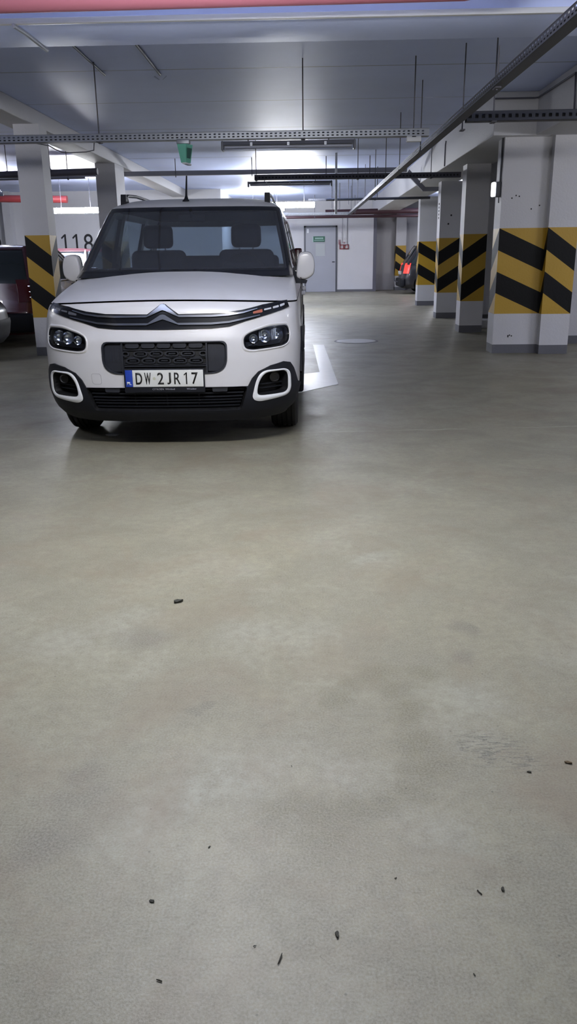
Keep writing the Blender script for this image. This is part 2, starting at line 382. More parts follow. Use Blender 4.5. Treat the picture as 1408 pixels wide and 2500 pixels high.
def patch(S,poly,o1,o2,mb=None,mi=0,du=2.0,dz=.03):
    """solid plate that follows shell S inside outline poly [(phi,z)], from offset o2 (inner) to o1 (outer)"""
    mb=mb or MB()
    bm=bmesh.new(); vs=[bm.verts.new((a*.0155,b,0)) for a,b in poly]
    tr=tessellate_polygon([[Vector((a*.0155,b,0)) for a,b in poly]])
    for t in tr:
        try: bm.faces.new([vs[i] for i in t])
        except ValueError: pass
    us=[a*.0155 for a,b in poly]; zs=[b for a,b in poly]
    st=du*.0155; k=math.floor(min(us)/st)+1
    while k*st<max(us):
        bmesh.ops.bisect_plane(bm,geom=list(bm.verts)+list(bm.edges)+list(bm.faces),plane_co=(k*st,0,0),plane_no=(1,0,0)); k+=1
    k=math.floor(min(zs)/dz)+1
    while k*dz<max(zs):
        bmesh.ops.bisect_plane(bm,geom=list(bm.verts)+list(bm.edges)+list(bm.faces),plane_co=(0,k*dz,0),plane_no=(0,1,0)); k+=1
    bmesh.ops.remove_doubles(bm,verts=bm.verts,dist=1e-6)
    bm.verts.ensure_lookup_table(); bm.verts.index_update(); N=len(bm.verts)
    V=[(v.co.x/.0155,v.co.y) for v in bm.verts]
    out=[S.off(a,b,o1) for a,b in V]+[S.off(a,b,o2) for a,b in V]
    fs=[[v.index for v in f.verts] for f in bm.faces]
    mb.add(out,[tuple(f) for f in fs]+[tuple(i+N for i in reversed(f)) for f in fs],mi,True)
    mb.add(out,[(e.verts[0].index,e.verts[1].index,e.verts[1].index+N,e.verts[0].index+N) for e in bm.edges if len(e.link_faces)==1],mi)
    bm.free(); return mb
def resample(P,n,sx=.0155):
    Q=[Vector((a*sx,b)) for a,b in P]; c=sum(Q,Vector((0,0)))/len(Q)
    L=[0]; 
    for i in range(len(Q)): L.append(L[-1]+(Q[(i+1)%len(Q)]-Q[i]).length)
    T=L[-1]; out=[];j=0
    for k in range(n):
        t=T*k/n
        while L[j+1]<t: j+=1
        f=(t-L[j])/max(1e-9,L[j+1]-L[j]); p=Q[j].lerp(Q[(j+1)%len(Q)],f); out.append((p.x/sx,p.y))
    return out
def ringpatch(S,Po,Pi,o1,o2,mb=None,mi=0,n=96,bulge=0.):
    mb=mb or MB(); A=resample(Po,n); B=resample(Pi,n); rows=[]
    for t in (0,.25,.5,.75,1):
        rows.append([S.off(a[0]+(b[0]-a[0])*t,a[1]+(b[1]-a[1])*t,o1+bulge*math.sin(PI*t)) for a,b in zip(A,B)])
    rows.append([S.off(b[0],b[1],o2) for b in B]); rows.append([S.off(a[0],a[1],o2) for a in A]); m=len(rows)
    vs=[v for r in rows for v in r]
    mb.add(vs,[(i*n+j,i*n+(j+1)%n,((i+1)%m)*n+(j+1)%n,((i+1)%m)*n+j) for i in range(m) for j in range(n)],mi,True)
    return mb
def mir(P): return [(-a,b) for a,b in reversed(P)]
def boolean(o,cutters,op='DIFFERENCE'):
    for c in cutters:
        md=o.modifiers.new('b','BOOLEAN'); md.operation=op; md.solver='EXACT'; md.object=c
        try: md.material_mode='TRANSFER'
        except Exception: pass
    bpy.context.view_layer.update()
    me=bpy.data.meshes.new_from_object(o.evaluated_get(DG())); o.modifiers.clear(); old=o.data; o.data=me; bpy.data.meshes.remove(old)
    me.set_sharp_from_angle(angle=R(35))
    return o
def kill(objs):
    for c in objs: bpy.data.objects.remove(c)
def frange(a,b,n): return [a+(b-a)*i/n for i in range(n+1)]

# wheel shared by the cars (axis x, outer side +x)
def wheel(parent,x,y,side,r=.326,wd=.205,grooves=True,spokes=7,steer=0.,rimm=None):
    t=bpy.data.objects.new('wheel',None); COL.objects.link(t); t.parent=parent; t.location=(x,y,r); t.rotation_euler=(0,0,(0 if side>0 else PI)+steer)
    h=wd/2; prof=[(-h*.86,r*.66),(-h,r*.80),(-h*.97,r*.92),(-h*.80,r*.985)]
    if grooves:
        for g in (-.055,-.018,.018,.055):
            prof+=[(g-.0065,r),(g-.005,r-.011),(g+.005,r-.011),(g+.0065,r)]
    else: prof+=[(-h*.5,r),(h*.5,r)]
    prof+=[(h*.80,r*.985),(h*.97,r*.92),(h,r*.80),(h*.86,r*.66),(-h*.86,r*.66)]
    MB().lathe(prof,(0,0,0),n=64).build('tyre',RUB,t,angle=25)
    m=MB(); m.lathe([(h*.86,r*.66),(h*.93,r*.655),(h*.90,r*.60),(h*.2,r*.57),(-h*.8,r*.6),(-h*.86,r*.66),(h*.86,r*.66)],(0,0,0),n=48)
    for k in range(spokes):
        a=2*PI*k/spokes; c,s_=math.cos(a),math.sin(a)
        vs=[]
        for (rr,wdt,xo) in ((r*.10,.030,h*.62),(r*.36,.024,h*.72),(r*.60,.032,h*.80)):
            for sg,dx in ((-1,0),(1,0),(1,-.03),(-1,-.03)):
                vs.append((xo+dx,rr*c-sg*wdt*s_,rr*s_+sg*wdt*c))
        m.add(vs,[(i*4+j,i*4+(j+1)%4,(i+1)*4+(j+1)%4,(i+1)*4+j) for i in range(2) for j in range(4)]+[(0,1,2,3),(8,11,10,9)])
    m.cyl((h*.3,0,0),(h*.72,0,0),r*.16,20); m.build('rim',rimm or RIM,t)
    MB().cyl((-.01,0,0),(.01,0,0),r*.5,32).build('brake_disc',DARKM,t)
    return t

# ------------------------------------------------------------------ the white van
def build_van():
    V=thing('van','white compact passenger van with black lower bumper, parked facing the camera','van',(-.965,5.34,0))
    YT=[(.19,.10),(.26,.045),(.34,.015),(.50,.015),(.62,.015),(.74,.025),(.82,.05),(.92,.075),(.97,.095),(1.0,.14),(1.05,.33),(1.1,.58),(1.14,.80),(1.165,.97)]
    WT=[(.19,.80),(.28,.865),(.40,.895),(.70,.905),(.90,.893),(1.0,.88),(1.1,.86),(1.165,.84)]
    RT=[(.19,4.33),(.35,4.39),(.6,4.40),(1.0,4.38),(1.165,4.36)]
    S=Shell(YT,WT,RT,.5,2.8,.16,4.,e=.014)
    # cutters ---------------------------------------------------------
    HD=[(56.5,.822),(45,.822),(35.5,.785),(32.6,.755),(32.8,.685),(36,.672),(53,.690),(57.3,.715),(58.5,.78)]
    HD=roundpoly(HD,[.03,.05,.04,.03,.03,.03,.04,.04,.04])
    GR=roundpoly([(-25.9,.737),(25.9,.737),(25.9,.523),(-25.9,.523)],[.04,.04,.11,.11],8)
    FG=roundpoly([(42,.517),(52.7,.522),(55.6,.495),(56,.39),(53.4,.374),(39.4,.368),(38.3,.395),(39.2,.462)],[.04,.03,.03,.03,.03,.04,.03,.05])
    FGo=roundpoly([(41,.534),(54,.536),(58,.505),(59.2,.382),(56.5,.352),(39.6,.328),(36.6,.345),(36.4,.385),(38,.485)],[.05,.04,.04,.05,.05,.03,.03,.04,.06])
    IN=roundpoly([(-34,.432),(34,.432),(32.3,.275),(-32.3,.275)],.02)
    cut=[]
    def C(poly,depth,m): o=patch(S,poly,.06,-depth,du=3,dz=.05).build('cut',m,V); cut.append(o); return o
    hd=[C(HD,.10,BLKIN),C(mir(HD),.10,BLKIN)]; gr=[C(GR,.05,BLKIN)]; fg=[C(FG,.07,BLKIN),C(mir(FG),.07,BLKIN)]; it=[C(IN,.08,BLKIN)]
    wl=[]
    for y in (.86,3.66):
        for sg in (-1,1):
            o=MB().cyl((sg*.58,y,.33),(sg*1.05,y,.33),.375,48).build('cut',BLKIN,V); wl.append(o); cut.append(o)
    # lower body --------------------------------------------------------
    zs=frange(.19,.99,32)
    body=S.loft(zs,cap=(1,1)).build('body',[PAINTW,BLKIN],V)
    boolean(body,hd+gr+fg+it+wl)
    ki=[i for i,m_ in enumerate(body.data.materials) if m_ and m_.name.startswith('dark_cavity')][0]
    for p_ in body.data.polygons:
        if p_.center.z<.345 or (p_.center.z<.40 and p_.center.y<.5): p_.material_index=ki
    # upper body: bonnet at the front, shoulders behind
    zs=frange(1.0,1.165,14); rs=[S.ring(z) for z in zs]; n=len(rs[0]); nf=90
    def strip(name,js,m,par=V,lift=0):
        mb=MB(); vs=[p for r in rs for p in r]
        mb.add(vs,[(i*n+j,i*n+(j+1)%n,(i+1)*n+(j+1)%n,(i+1)*n+j) for i in range(len(rs)-1) for j in js],0,True)
        # lip folded inwards along the front seam
        low=[Vector(p) for p in rs[0]]; inn=[Vector((p.x*.985,p.y+.02,p.z-.0)) for p in low]
        mb.add(low+inn,[(j,(j+1)%n,n+(j+1)%n,n+j) for j in js],0)
        o=mb.build(name,m,par)
        me=o.data; bm=bmesh.new(); bm.from_mesh(me); bmesh.ops.delete(bm,geom=[v for v in bm.verts if not v.link_faces],context='VERTS'); bm.to_mesh(me); bm.free(); me.set_sharp_from_angle(angle=R(60)); return o
    strip('bonnet',range(2,nf-2),HOODP)
    strip('shoulder_panel',list(range(nf-2,n))+list(range(0,2)),PAINTW)
    # cowl deck under the windscreen
    dk=MB(); top=[p for p in rs[-1]]; dk.add(top,[tuple(range(n))],0); dk.build('cabin_deck',DASH,V)
    # bumper cladding ---------------------------------------------------
    half=[(0,.437),(34.3,.432),(36,.482),(38.9,.527),(45,.563),(53,.582),(58,.572),(62,.53),(66,.47),(69,.43),(76,.41),(84,.40),(84,.365),(78,.31),(71,.262),(62,.222),(48,.202),(36,.197),(0,.196)]
    full=half+[(-a,b) for a,b in reversed(half) if a!=0]
    bump=patch(S,full,.012,-.02).build('front_bumper',BLKPL,V); boolean(bump,fg+it)
    kill(cut)
    # side cladding, arches and sill
    for sg in (-1,1):
        for y in (.86,3.66):
            m=MB(); a=[];NN=28
            for k in range(NN+1):
                t=PI*((-.06+.95*k/NN) if y<2 else (-.06+1.12*k/NN)); a.append((math.cos(t),math.sin(t)))
            vs=[]
            for (rr,xo) in ((.372,.84),(.372,.912),(.43,.914),(.43,.87)):
                vs+=[(sg*xo,y+c*rr,max(.2,.33+s_*rr)) for c,s_ in a]
            K=NN+1; m.add(vs,[(i*K+j,i*K+j+1,((i+1)%4)*K+j+1,((i+1)%4)*K+j) for i in range(4) for j in range(NN)],0,True)
            m.build('wheel_arch_trim',BLKPL,V)
        MB().box((sg*.84,1.28,.19),(sg*.918,3.24,.34),bev=.02).build('sill_trim',BLKPL,V)
        MB().box((sg*.88,1.40,.50),(sg*.923,3.10,.60),bev=.018).build('door_rub_strip',BLKPL,V)
        for (y0,y1) in ((1.30,2.32),(2.34,3.42)):
            dp=[(y0,.36),(y1,.36),(y1,1.10),(y0+.02,1.10)]
            d=MB(); 
            for (a,b) in zip(dp,dp[1:]+dp[:1]):
                d.box((sg*(tab(WT,(a[1]+b[1])/2)-.004),min(a[0],b[0])-.004,min(a[1],b[1])-.004),(sg*(tab(WT,(a[1]+b[1])/2)+.002),max(a[0],b[0])+.004,max(a[1],b[1])+.004))
            dd=d.build('side_door',GAP,V)
            MB().box((sg*.90,y1-.22,.93),(sg*.935,y1-.06,.965),bev=.012).build('door_handle',PAINTW,dd)
    # black band, chrome strips and daylight lamps ------------------------
    tp=[(0,.972),(1.2,.968),(6.7,.909),(14,.911),(24,.915),(32.6,.934),(42,.970),(52,.993),(58.5,1.0)]
    bt=[(59.8,.956),(46,.905),(34,.858),(27.2,.826),(20,.816),(0,.811)]
    def sym(t,b): return [(-a,z) for a,z in reversed(t) if a]+t+b+[(-a,z) for a,z in reversed(b) if a]
    band=patch(S,sym(tp,bt),.007,-.02,dz=.02).build('front_light_band',BLKGL,V)
    c1o=[(0,.964),(1.0,.961),(6.3,.901),(20,.900),(27,.905),(33,.918),(39,.940)]; c1i=[(39,.935),(33,.908),(27,.893),(20,.887),(7.0,.888),(1,.926),(0,.930)]
    c2o=[(0,.905),(1,.902),(6.2,.851),(20,.851),(27,.858),(33,.876),(40,.896)]; c2i=[(40,.890),(33,.865),(27,.846),(20,.838),(6.9,.838),(1,.870),(0,.874)]
    for a,b in ((c1o,c1i),(c2o,c2i)):
        poly=[(-p,z) for p,z in reversed(a) if p]+a+b+[(-p,z) for p,z in reversed(b) if p]
        patch(S,poly,.022,.0,dz=.02).build('chrome_chevron_strip',CHROME,V)
    for sg in (-1,1):
        dl=MB()
        for (a,b,c,d) in ((42.5,46.3,.927,.950),(47.3,51.0,.941,.966),(52.0,55.6,.955,.980)):
            p=roundpoly([(a,c),(b,c+.012),(b,d),(a,d-.010)],.006); p=p if sg>0 else mir(p); patch(S,p,.0095,.005,dl)
        dl.build('daylight_lamp',LENSW if sg>0 else RIMGR,V)  # white right, grey left: light and shade put into the lens colour
        p=roundpoly([(37.2,.905),(41.6,.915),(41.6,.938),(37.2,.920)],.006); p=p if sg>0 else mir(p); patch(S,p,.009,.005).build('indicator_lamp',ORG if sg>0 else RIMGR,V)  # left indicator greyed, its shade set by colour
        # headlight
        P=HD if sg>0 else mir(HD)
        hl=bpy.data.objects.new('headlight',None); COL.objects.link(hl); hl.parent=V
        Pi=[(45.5+(a-45.5)*.965,.75+(b-.75)*.90) for a,b in HD]; Pi=Pi if sg>0 else mir(Pi)
        ringpatch(S,P,Pi,.004,-.05).build('lamp_bezel',BLKGL,hl)
        patch(S,Pi if True else P,-.002,-.004).build('lamp_lens',LENS,hl)
        rf=MB()
        for (ph,z,r,dpt) in ((50.5,.765,.050,-.06),(43.2,.765,.042,-.045),(37.5,.75,.030,-.04)):
            c=S.off(ph,z,dpt); nn=(S.off(ph,z,0)-c).normalized()*.5+Vector((0,-.5,0)); nn.normalize()
            u=nn.orthogonal().normalized(); w=nn.cross(u); vs=[];K=20
            for (rr,h) in ((.15,0),(.45,.10),(.75,.33),(1.,.75)):
                for k in range(K):
                    t=2*PI*k/K; q=c+u*math.cos(t)*rr*r+w*math.sin(t)*rr*r+nn*h*r; q.x*=sg; vs.append(q)
            rf.add(vs,[(i*K+k,i*K+(k+1)%K,(i+1)*K+(k+1)%K,(i+1)*K+k) for i in range(3) for k in range(K)]+[tuple(range(K))],0,True)
        rf.build('reflector_bowl',CHROME,hl)
        for ph in (46.3,47.4,48.4,40.4,39.6):
            fn=MB()
            a=S.off(ph,.735,-.045);b=S.off(ph,.80,-.04);c=S.off(ph+.35,.80,-.015);d=S.off(ph+.35,.735,-.02)
            q=[Vector((p.x*sg,p.y,p.z)) for p in (a,b,c,d)]; q2=[p+Vector((.003,0,0)) for p in q]
            fn.add(q+q2,[(0,1,2,3),(7,6,5,4),(0,1,5,4),(1,2,6,5),(2,3,7,6),(3,0,4,7)])
            fn.build('reflector_fin',CHROMD,hl)
        sh=MB(); p=[(34,.690),(55,.705),(56,.735),(34,.722)]; p=p if sg>0 else mir(p); patch(S,p,-.03,-.05,sh); sh.build('lamp_shelf',BLKPL,hl)
        if sg>0:
            for ph,z,w_ in ((35.6,.7,1.5),(38.2,.703,1.5),(42.2,.748,1.8)):
                patch(S,[(ph-w_/2,z),(ph+w_/2,z+.002),(ph+w_/2,z+.009),(ph-w_/2,z+.007)],-.012,-.016).build('chrome_detail',CHROME,hl)
        # moulded lip round the lamp
        Po=[(45.5+(a-45.5)*1.075,.742+(b-.742)*1.26) for a,b in HD]; Po=Po if sg>0 else mir(Po)
        ringpatch(S,Po,P,.001,-.015,bulge=.006).build('headlight_surround',PAINTW,V)
        # fog lamp
        A=FGo if sg>0 else mir(FGo); B=FG if sg>0 else mir(FG)
        fl=bpy.data.objects.new('fog_lamp',None); COL.objects.link(fl); fl.parent=V
        Bs=[(47.2+(a-47.2)*1.03,.445+(b-.445)*1.04) for a,b in FG]; Bs=Bs if sg>0 else mir(Bs)
        ringpatch(S,A,Bs,.016,.006,bulge=.005).build('fog_lamp_ring',WHT,fl)
        c=S.off(49.5,.478,-.06); c.x*=sg; d=Vector((.25*sg,-1,0)).normalized()
        MB().cyl(c,c+d*.05,.034,28).build('fog_lamp_housing',BLKGL,fl)
        MB().lathe([(0,.027),(.012,.018),(.018,.004)],(0,0,0),axis='y',n=24).build('fog_lamp_reflector',CHROMD,fl,loc=c+d*.053)
        sl=MB()
        for z in (.405,.432): p=[(40,z),(54.5,z+.004),(54.5,z+.010),(40,z+.006)]; patch(S,p if sg>0 else mir(p),-.03,-.05,sl)
        sl.build('fog_lamp_grid',BLKPL,fl)
    # upper grille ---------------------------------------------------------
    G=bpy.data.objects.new('grille',None); COL.objects.link(G); G.parent=V
    Gi=[(a*.975,.63+(b-.63)*.93) for a,b in GR]
    ringpatch(S,GR,Gi,.006,-.04).build('grille_frame',GRILL,G)
    patch(S,[(-17.4,.732),(17.4,.732),(17.4,.529),(-17.4,.529)],-.028,-.042).build('grille_backing',BLKIN,G)
    cp=MB()
    def capsule(ph,z,hw,hh):
        P=[];
        for k in range(9): t=-PI/2+PI*k/8; P.append((ph+hw-hh/.0155*(1-math.cos(t)),z+hh*math.sin(t)))
        for k in range(9): t=PI/2+PI*k/8; P.append((ph-hw+hh/.0155*(1+math.cos(t)),z+hh*math.sin(t)))
        return P
    for k in range(5): patch(S,capsule(-13.3+6.65*k,.712,2.85,.017),-.004,-.03,cp)
    for row,z,ks in ((0,.658,[-9.98,-3.33,3.33,9.98]),(1,.612,[-13.3,-6.65,0,6.65,13.3])):
        for ph in ks:
            ringpatch(S,capsule(ph,z,2.95,.0175),capsule(ph,z,2.35,.0105),-.006,-.03,cp,n=48)
            patch(S,capsule(ph,z,1.5,.004),-.010,-.03,cp)
        for ph in (-16.2,16.2):
            if row==0: ringpatch(S,capsule(ph,z,1.5,.0175),capsule(ph,z,1.0,.0105),-.006,-.03,cp,n=32)
    for z in (.732,.685,.635,.587,.575): patch(S,[(-17.2,z-.004),(17.2,z-.004),(17.2,z+.004),(-17.2,z+.004)],-.016,-.03,cp)
    cp.build('grille_pattern',GRILL,G)
    for sg in (-1,1):
        p=roundpoly([(18.2,.722),(25.0,.722),(25.2,.538),(18.2,.538)],[.01,.03,.08,.01]); p=p if sg>0 else mir(p)
        sp=MB(); patch(S,p,-.018,-.03,sp)
        for a in frange(19,24,5): q=[(a,.60),(a+.3,.60),(a+.3,.70),(a,.70)]; patch(S,q if sg>0 else mir(q),-.015,-.02,sp)
        sp.build('grille_side_panel',GRILL,G)
        q=[(17.3,.733),(18.0,.733),(18.0,.527),(17.3,.527)]; patch(S,q if sg>0 else mir(q),-.002,-.04).build('grille_divider',GRILL,G)
    # lower intake slats
    Iz=MB()
    for k in range(6):
        z=.292+.0245*k; w_=31.6+1.6*(z-.275)/.157
        patch(S,[(-w_,z-.004),(w_,z-.004),(w_,z+.004),(-w_,z+.004)],-.018,-.06,Iz)
    for ph in (-14,0,14): patch(S,[(ph-.3,.28),(ph+.3,.28),(ph+.3,.43),(ph-.3,.43)],-.03,-.06,Iz)
    Iz.build('intake_slat',BLKPL,V)
    for sg in (-1,1):
        p=roundpoly([(19.5,.432),(26,.432),(25.6,.402),(19.8,.402)],.006); patch(S,p if sg>0 else mir(p),.004,-.03).build('intake_tab',GRILL,V)
    # towing cover
    p=roundpoly([(-31.6,.527),(-27.2,.527),(-27.0,.455),(-31.2,.455)],.02); pi=[(-29.3+(a+29.3)*.95,.491+(b-.491)*.95) for a,b in p]
    ringpatch(S,p,pi,.0008,-.004,n=48).build('towing_eye_cover',mat('seam_grey',(.55,.55,.56),.5),V)
    # number plate -------------------------------------------------------
    N=bpy.data.objects.new('number_plate',None); COL.objects.link(N); N.parent=V; N.location=(0,-.006,0)
    MB().box((-.272,-.004,.402),(.268,.018,.562),bev=.006).build('plate_holder',BLKPL,N)
    MB().box((-.214,-.008,.443),(.260,-.003,.555),bev=.003).build('plate_face',PLW,N)
    MB().box((-.262,-.008,.443),(-.214,-.003,.555),bev=.003).build('plate_blue_band',PLB,N)
    text('plate_country','PL',.030,.020,PLW,N,(-.238,-.0085,.468),bold=.03)
    st=MB()
    for k in range(12):
        t=2*PI*k/12; st.cyl((-.238+.013*math.cos(t),-.0075,.522+.013*math.sin(t)),(-.238+.013*math.cos(t),-.0088,.522+.013*math.sin(t)),.0018,5)
    st.build('plate_stars',PLB,N)
    H=.078; zc=.499
    for ch,x,w_ in (('D',-.171,.044),('W',-.112,.044),('2',-.026,.042),('J',.031,.026),('R',.086,.042),('1',.141,.022),('7',.203,.042)):
        numeral_one('plate_letter',.022,H,.0085,PLK,N,(x,-.0082,zc)) if ch=='1' else text('plate_letter',ch,w_,H,PLK,N,(x,-.0082,zc),bold={'W':.03,'D':.018,'J':.018}.get(ch,.008))
    MB().cyl((-.068,-.0082,.499),(-.068,-.0092,.499),.010,20).build('plate_sticker',CREAM,N)
    text('plate_holder_text','CITROEN  Wimbud',.150,.0115,PLT,N,(-.010,-.0042,.427),bold=.01)
    text('plate_holder_text','Wrocław',.065,.0115,PLT,N,(.178,-.0042,.428),bold=.01)
    # greenhouse --------------------------------------------------------------
    GY=[(1.12,.84),(1.165,.955),(1.25,1.09),(1.4,1.30),(1.5,1.44),(1.6,1.575),(1.66,1.66),(1.70,1.78),(1.735,1.96),(1.76,2.2),(1.78,2.6),(1.79,2.9)]
    GW=[(1.12,.845),(1.165,.838),(1.3,.812),(1.5,.765),(1.62,.735),(1.66,.722),(1.70,.68),(1.735,.60),(1.76,.50),(1.78,.32),(1.79,.12)]
    GR_=[(1.12,4.36),(1.4,4.31),(1.62,4.24),(1.68,4.20),(1.72,4.12),(1.76,3.95),(1.78,3.6),(1.79,3.3)]
    T=Shell(GY,GW,GR_,.34,3.2,.12,4.,droop=.0,e=.012)
    T2=T
    def gpatch(name,fr,a0,a1,na,z0,z1,nz,m,o1=.0,o2=-.012,par=V):
        f=T.pt if fr=='f' else T.rear; mb=MB(); P=[]
        for o in (o1,o2):
            for i in range(nz+1):
                z=z0+(z1-z0)*i/nz
                for j in range(na+1):
                    a=a0+(a1-a0)*j/na; p=f(a,z)
                    c=Vector((0,p.y if abs(a)>90 and fr=='f' else (1.9 if fr=='f' else 3.9),z-.25)); P.append(p+(p-c).normalized()*o)
        n1=na+1;N1=(nz+1)*n1; fs=[]
        for i in range(nz):
            for j in range(na): q=(i*n1+j,i*n1+j+1,(i+1)*n1+j+1,(i+1)*n1+j); fs+= [q,tuple(N1+k for k in reversed(q))]
        for j in range(na):
            fs+=[(j,j+1,N1+j+1,N1+j),(nz*n1+j,nz*n1+j+1,N1+nz*n1+j+1,N1+nz*n1+j)]
        for i in range(nz):
            fs+=[(i*n1,(i+1)*n1,N1+(i+1)*n1,N1+i*n1),(i*n1+na,(i+1)*n1+na,N1+(i+1)*n1+na,N1+i*n1+na)]
        mb.add(P,fs,0,True); return mb.build(name,m,par,angle=50)
    gpatch('windscreen','f',-61,61,60,1.165,1.632,16,GLASS,0,-.006)
    fr=gpatch('windscreen_frame','f',-61,61,60,1.628,1.662,3,BLKGL,.001,-.010)
    gpatch('windscreen_cowl','f',-66,66,60,1.125,1.180,4,BLKGL,.002,-.010)
    for sg in (-1,1):
        gpatch('windscreen_pillar','f',sg*60.5,sg*97,20,1.13,1.662,16,BLKGL,.002,-.03)
        # side windows: from pillar to the rear
        def side(name,y0,y1,z0,z1,m,o1,o2,nz=8):
            mb=MB(); P=[]
            for o in (o1,o2):
                for i in range(nz+1):
                    z=z0+(z1-z0)*i/nz
                    for j in range(13):
                        ys=max(y0,T.pt(90,z).y) if y0<2 else y0
                        P.append((sg*(tabs(GW,z,.012)+o),ys+(y1-ys)*j/12,z))
            n1=13;N1=(nz+1)*n1;fs=[]
            for i in range(nz):
                for j in range(12): q=(i*n1+j,i*n1+j+1,(i+1)*n1+j+1,(i+1)*n1+j); fs+=[q,tuple(N1+k for k in reversed(q))]
            for j in range(12): fs+=[(j,j+1,N1+j+1,N1+j),(nz*n1+j,nz*n1+j+1,N1+nz*n1+j+1,N1+nz*n1+j)]
            for i in range(nz): fs+=[(i*n1,(i+1)*n1,N1+(i+1)*n1,N1+i*n1),(i*n1+12,(i+1)*n1+12,N1+(i+1)*n1+12,N1+i*n1+12)]
            mb.add(P,fs,0,True); return mb.build(name,m,V,angle=50)
        side('side_window',1.3,2.30,1.17,1.60,SGLASS,0,-.005)
        side('side_window',2.38,3.36,1.17,1.60,SGLASS,0,-.005)
        side('side_window',3.44,4.05,1.17,1.60,SGLASS,0,-.005)
        for a,b in ((2.28,2.40),(3.34,3.46),(4.03,4.22)): side('side_pillar',a,b,1.12,1.64,BLKGL,.004,-.03)
        side('window_rail',1.3,4.22,1.10,1.175,BLKPL,.006,-.03,2); side('window_rail',1.45,4.22,1.595,1.664,PAINTW,.004,-.03,3)
    # roof: closed cap
    zs=[1.655,1.665,1.675,1.69,1.705,1.72,1.735,1.748,1.76,1.77,1.78,1.788]; 
    T.loft(zs,cap=(None,0),nf=60,ns=30,nr=20).build('roof',HOODP,V,angle=60)
    hl_=T.ring(1.652,60,30,20); MB().add([Vector((p.x*.985,p.y,p.z-.004)) for p in hl_],[tuple(range(len(hl_)))]).build('headliner',INTR,V)
    gpatch('tailgate','r',-90,90,40,1.12,1.18,3,PAINTW,.003,-.02); gpatch('tailgate','r',-90,90,40,1.60,1.664,3,PAINTW,.003,-.02)
    gpatch('rear_window','r',-72,72,40,1.18,1.60,8,SGLASS,0,-.005)
    for sg in (-1,1): gpatch('tailgate_pillar','r',sg*70,sg*90,8,1.12,1.664,8,PAINTW,.003,-.03); MB().box((sg*.80,4.30,.80),(sg*.888,4.385,1.35),bev=.02).build('tail_lamp',TAILR,V)
    MB().box((-.86,4.30,.30),(.86,4.44,.62),bev=.04).build('rear_bumper',BLKPL,V)
    # interior
    MB().box((-.78,1.30,1.0),(.78,1.62,1.185),bev=.05).build('dashboard',DASH,V)
    MB().box((.26,1.45,1.12),(.58,1.62,1.235),bev=.04).build('instrument_cowl',DASH,V)
    sw=MB(); sw.lathe([(-.014,.185),(0,.199),(.014,.185),(0,.171),(-.014,.185)],(.42,0,0),axis='y',n=40); sw.box((.25,-.012,-.02),(.59,.012,.02)); sw.cyl((.42,-.02,0),(.42,.03,0),.055,20)
    so=sw.build('steering_wheel',BLKIN,V); so.location=(0,1.68,1.12); so.rotation_euler=(R(-25),0,0)
    for x in (-.40,.40):
        s_=bpy.data.objects.new('seat',None); COL.objects.link(s_); s_.parent=V
        MB().box((x-.25,2.22,1.0),(x+.25,2.36,1.33),bev=.06).build('seat_back',INTR,s_)
        MB().box((x-.135,2.25,1.345),(x+.135,2.35,1.545),bev=.045).build('headrest',INTR,s_)
        for dx in (-.06,.06): MB().cyl((x+dx,2.30,1.30),(x+dx,2.30,1.37),.008).build('headrest_post',CHROMD,s_)
    MB().box((-.66,3.2,1.0),(.66,3.34,1.28),bev=.05).build('rear_bench',INTR,V)
    mi=MB(); mi.box((-.11,1.66,1.545),(.11,1.69,1.605),bev=.012); mi.cyl((0,1.66,1.58),(0,1.62,1.64),.012); mi.build('inner_mirror',BLKIN,V)
    for sg in (-1,1): MB().box((sg*.10,1.70,1.618),(sg*.60,1.86,1.645),bev=.01).build('sun_visor',INTR,V)
    # door mirrors
    for sg in (-1,1):
        M_=bpy.data.objects.new('door_mirror',None); COL.objects.link(M_); M_.parent=V
        out=[(.845,1.115),(.868,1.165),(.877,1.255),(.893,1.290),(.945,1.300),(.985,1.290),(1.006,1.250),(1.014,1.20),(1.010,1.140),(.990,1.108),(.935,1.082),(.862,1.095)]
        def rp(P,r): 
            Q=roundpoly([(a/.0155,b) for a,b in P],r); return [(a*.0155,b) for a,b in Q]
        o2=rp(out[1:],.03); cx,cz=.945,1.19; mb=MB(); rings=[]
        for (sc_,yy) in ((.80,1.318),(.92,1.322),(.98,1.335),(1.,1.36),(1.,1.40)):
            rings.append([(sg*(cx+(a-cx)*sc_),yy,cz+(b-cz)*sc_) for a,b in o2])
        n1=len(o2); vs=[p for r in rings for p in r]
        mb.add(vs,[(i*n1+j,i*n1+(j+1)%n1,(i+1)*n1+(j+1)%n1,(i+1)*n1+j) for i in range(4) for j in range(n1)],0,True); mb.add(vs,[tuple(range(n1))],0,True)
        mb.build('mirror_shell',PAINTW,M_,angle=50)
        r2=[]
        for (sc_,yy) in ((1.005,1.395),(1.02,1.40),(1.02,1.425),(.96,1.435)): r2.append([(sg*(cx+(a-cx)*sc_),yy,cz+(b-cz)*sc_) for a,b in o2])
        vs=[p for r in r2 for p in r]; b2=MB(); b2.add(vs,[(i*n1+j,i*n1+(j+1)%n1,(i+1)*n1+(j+1)%n1,(i+1)*n1+j) for i in range(3) for j in range(n1)]+[tuple(range(3*n1,4*n1)),tuple(range(n1))],0,True)
        b2.build('mirror_rim',RIMGR,M_)
        MB().prism([(sg*a,b) for a,b in [(.835,1.150),(.90,1.165),(.95,1.16),(.95,1.085),(.90,1.09),(.85,1.115)]],.05,y=1.345).build('mirror_stalk',PAINTW,M_)
        MB().prism([(sg*a,b) for a,b in [(.80,1.10),(.845,1.16),(.885,1.135),(.895,1.09),(.955,1.078),(.945,1.055),(.87,1.058),(.82,1.06)]],.10,y=1.33).build('mirror_arm',BLKPL,M_)
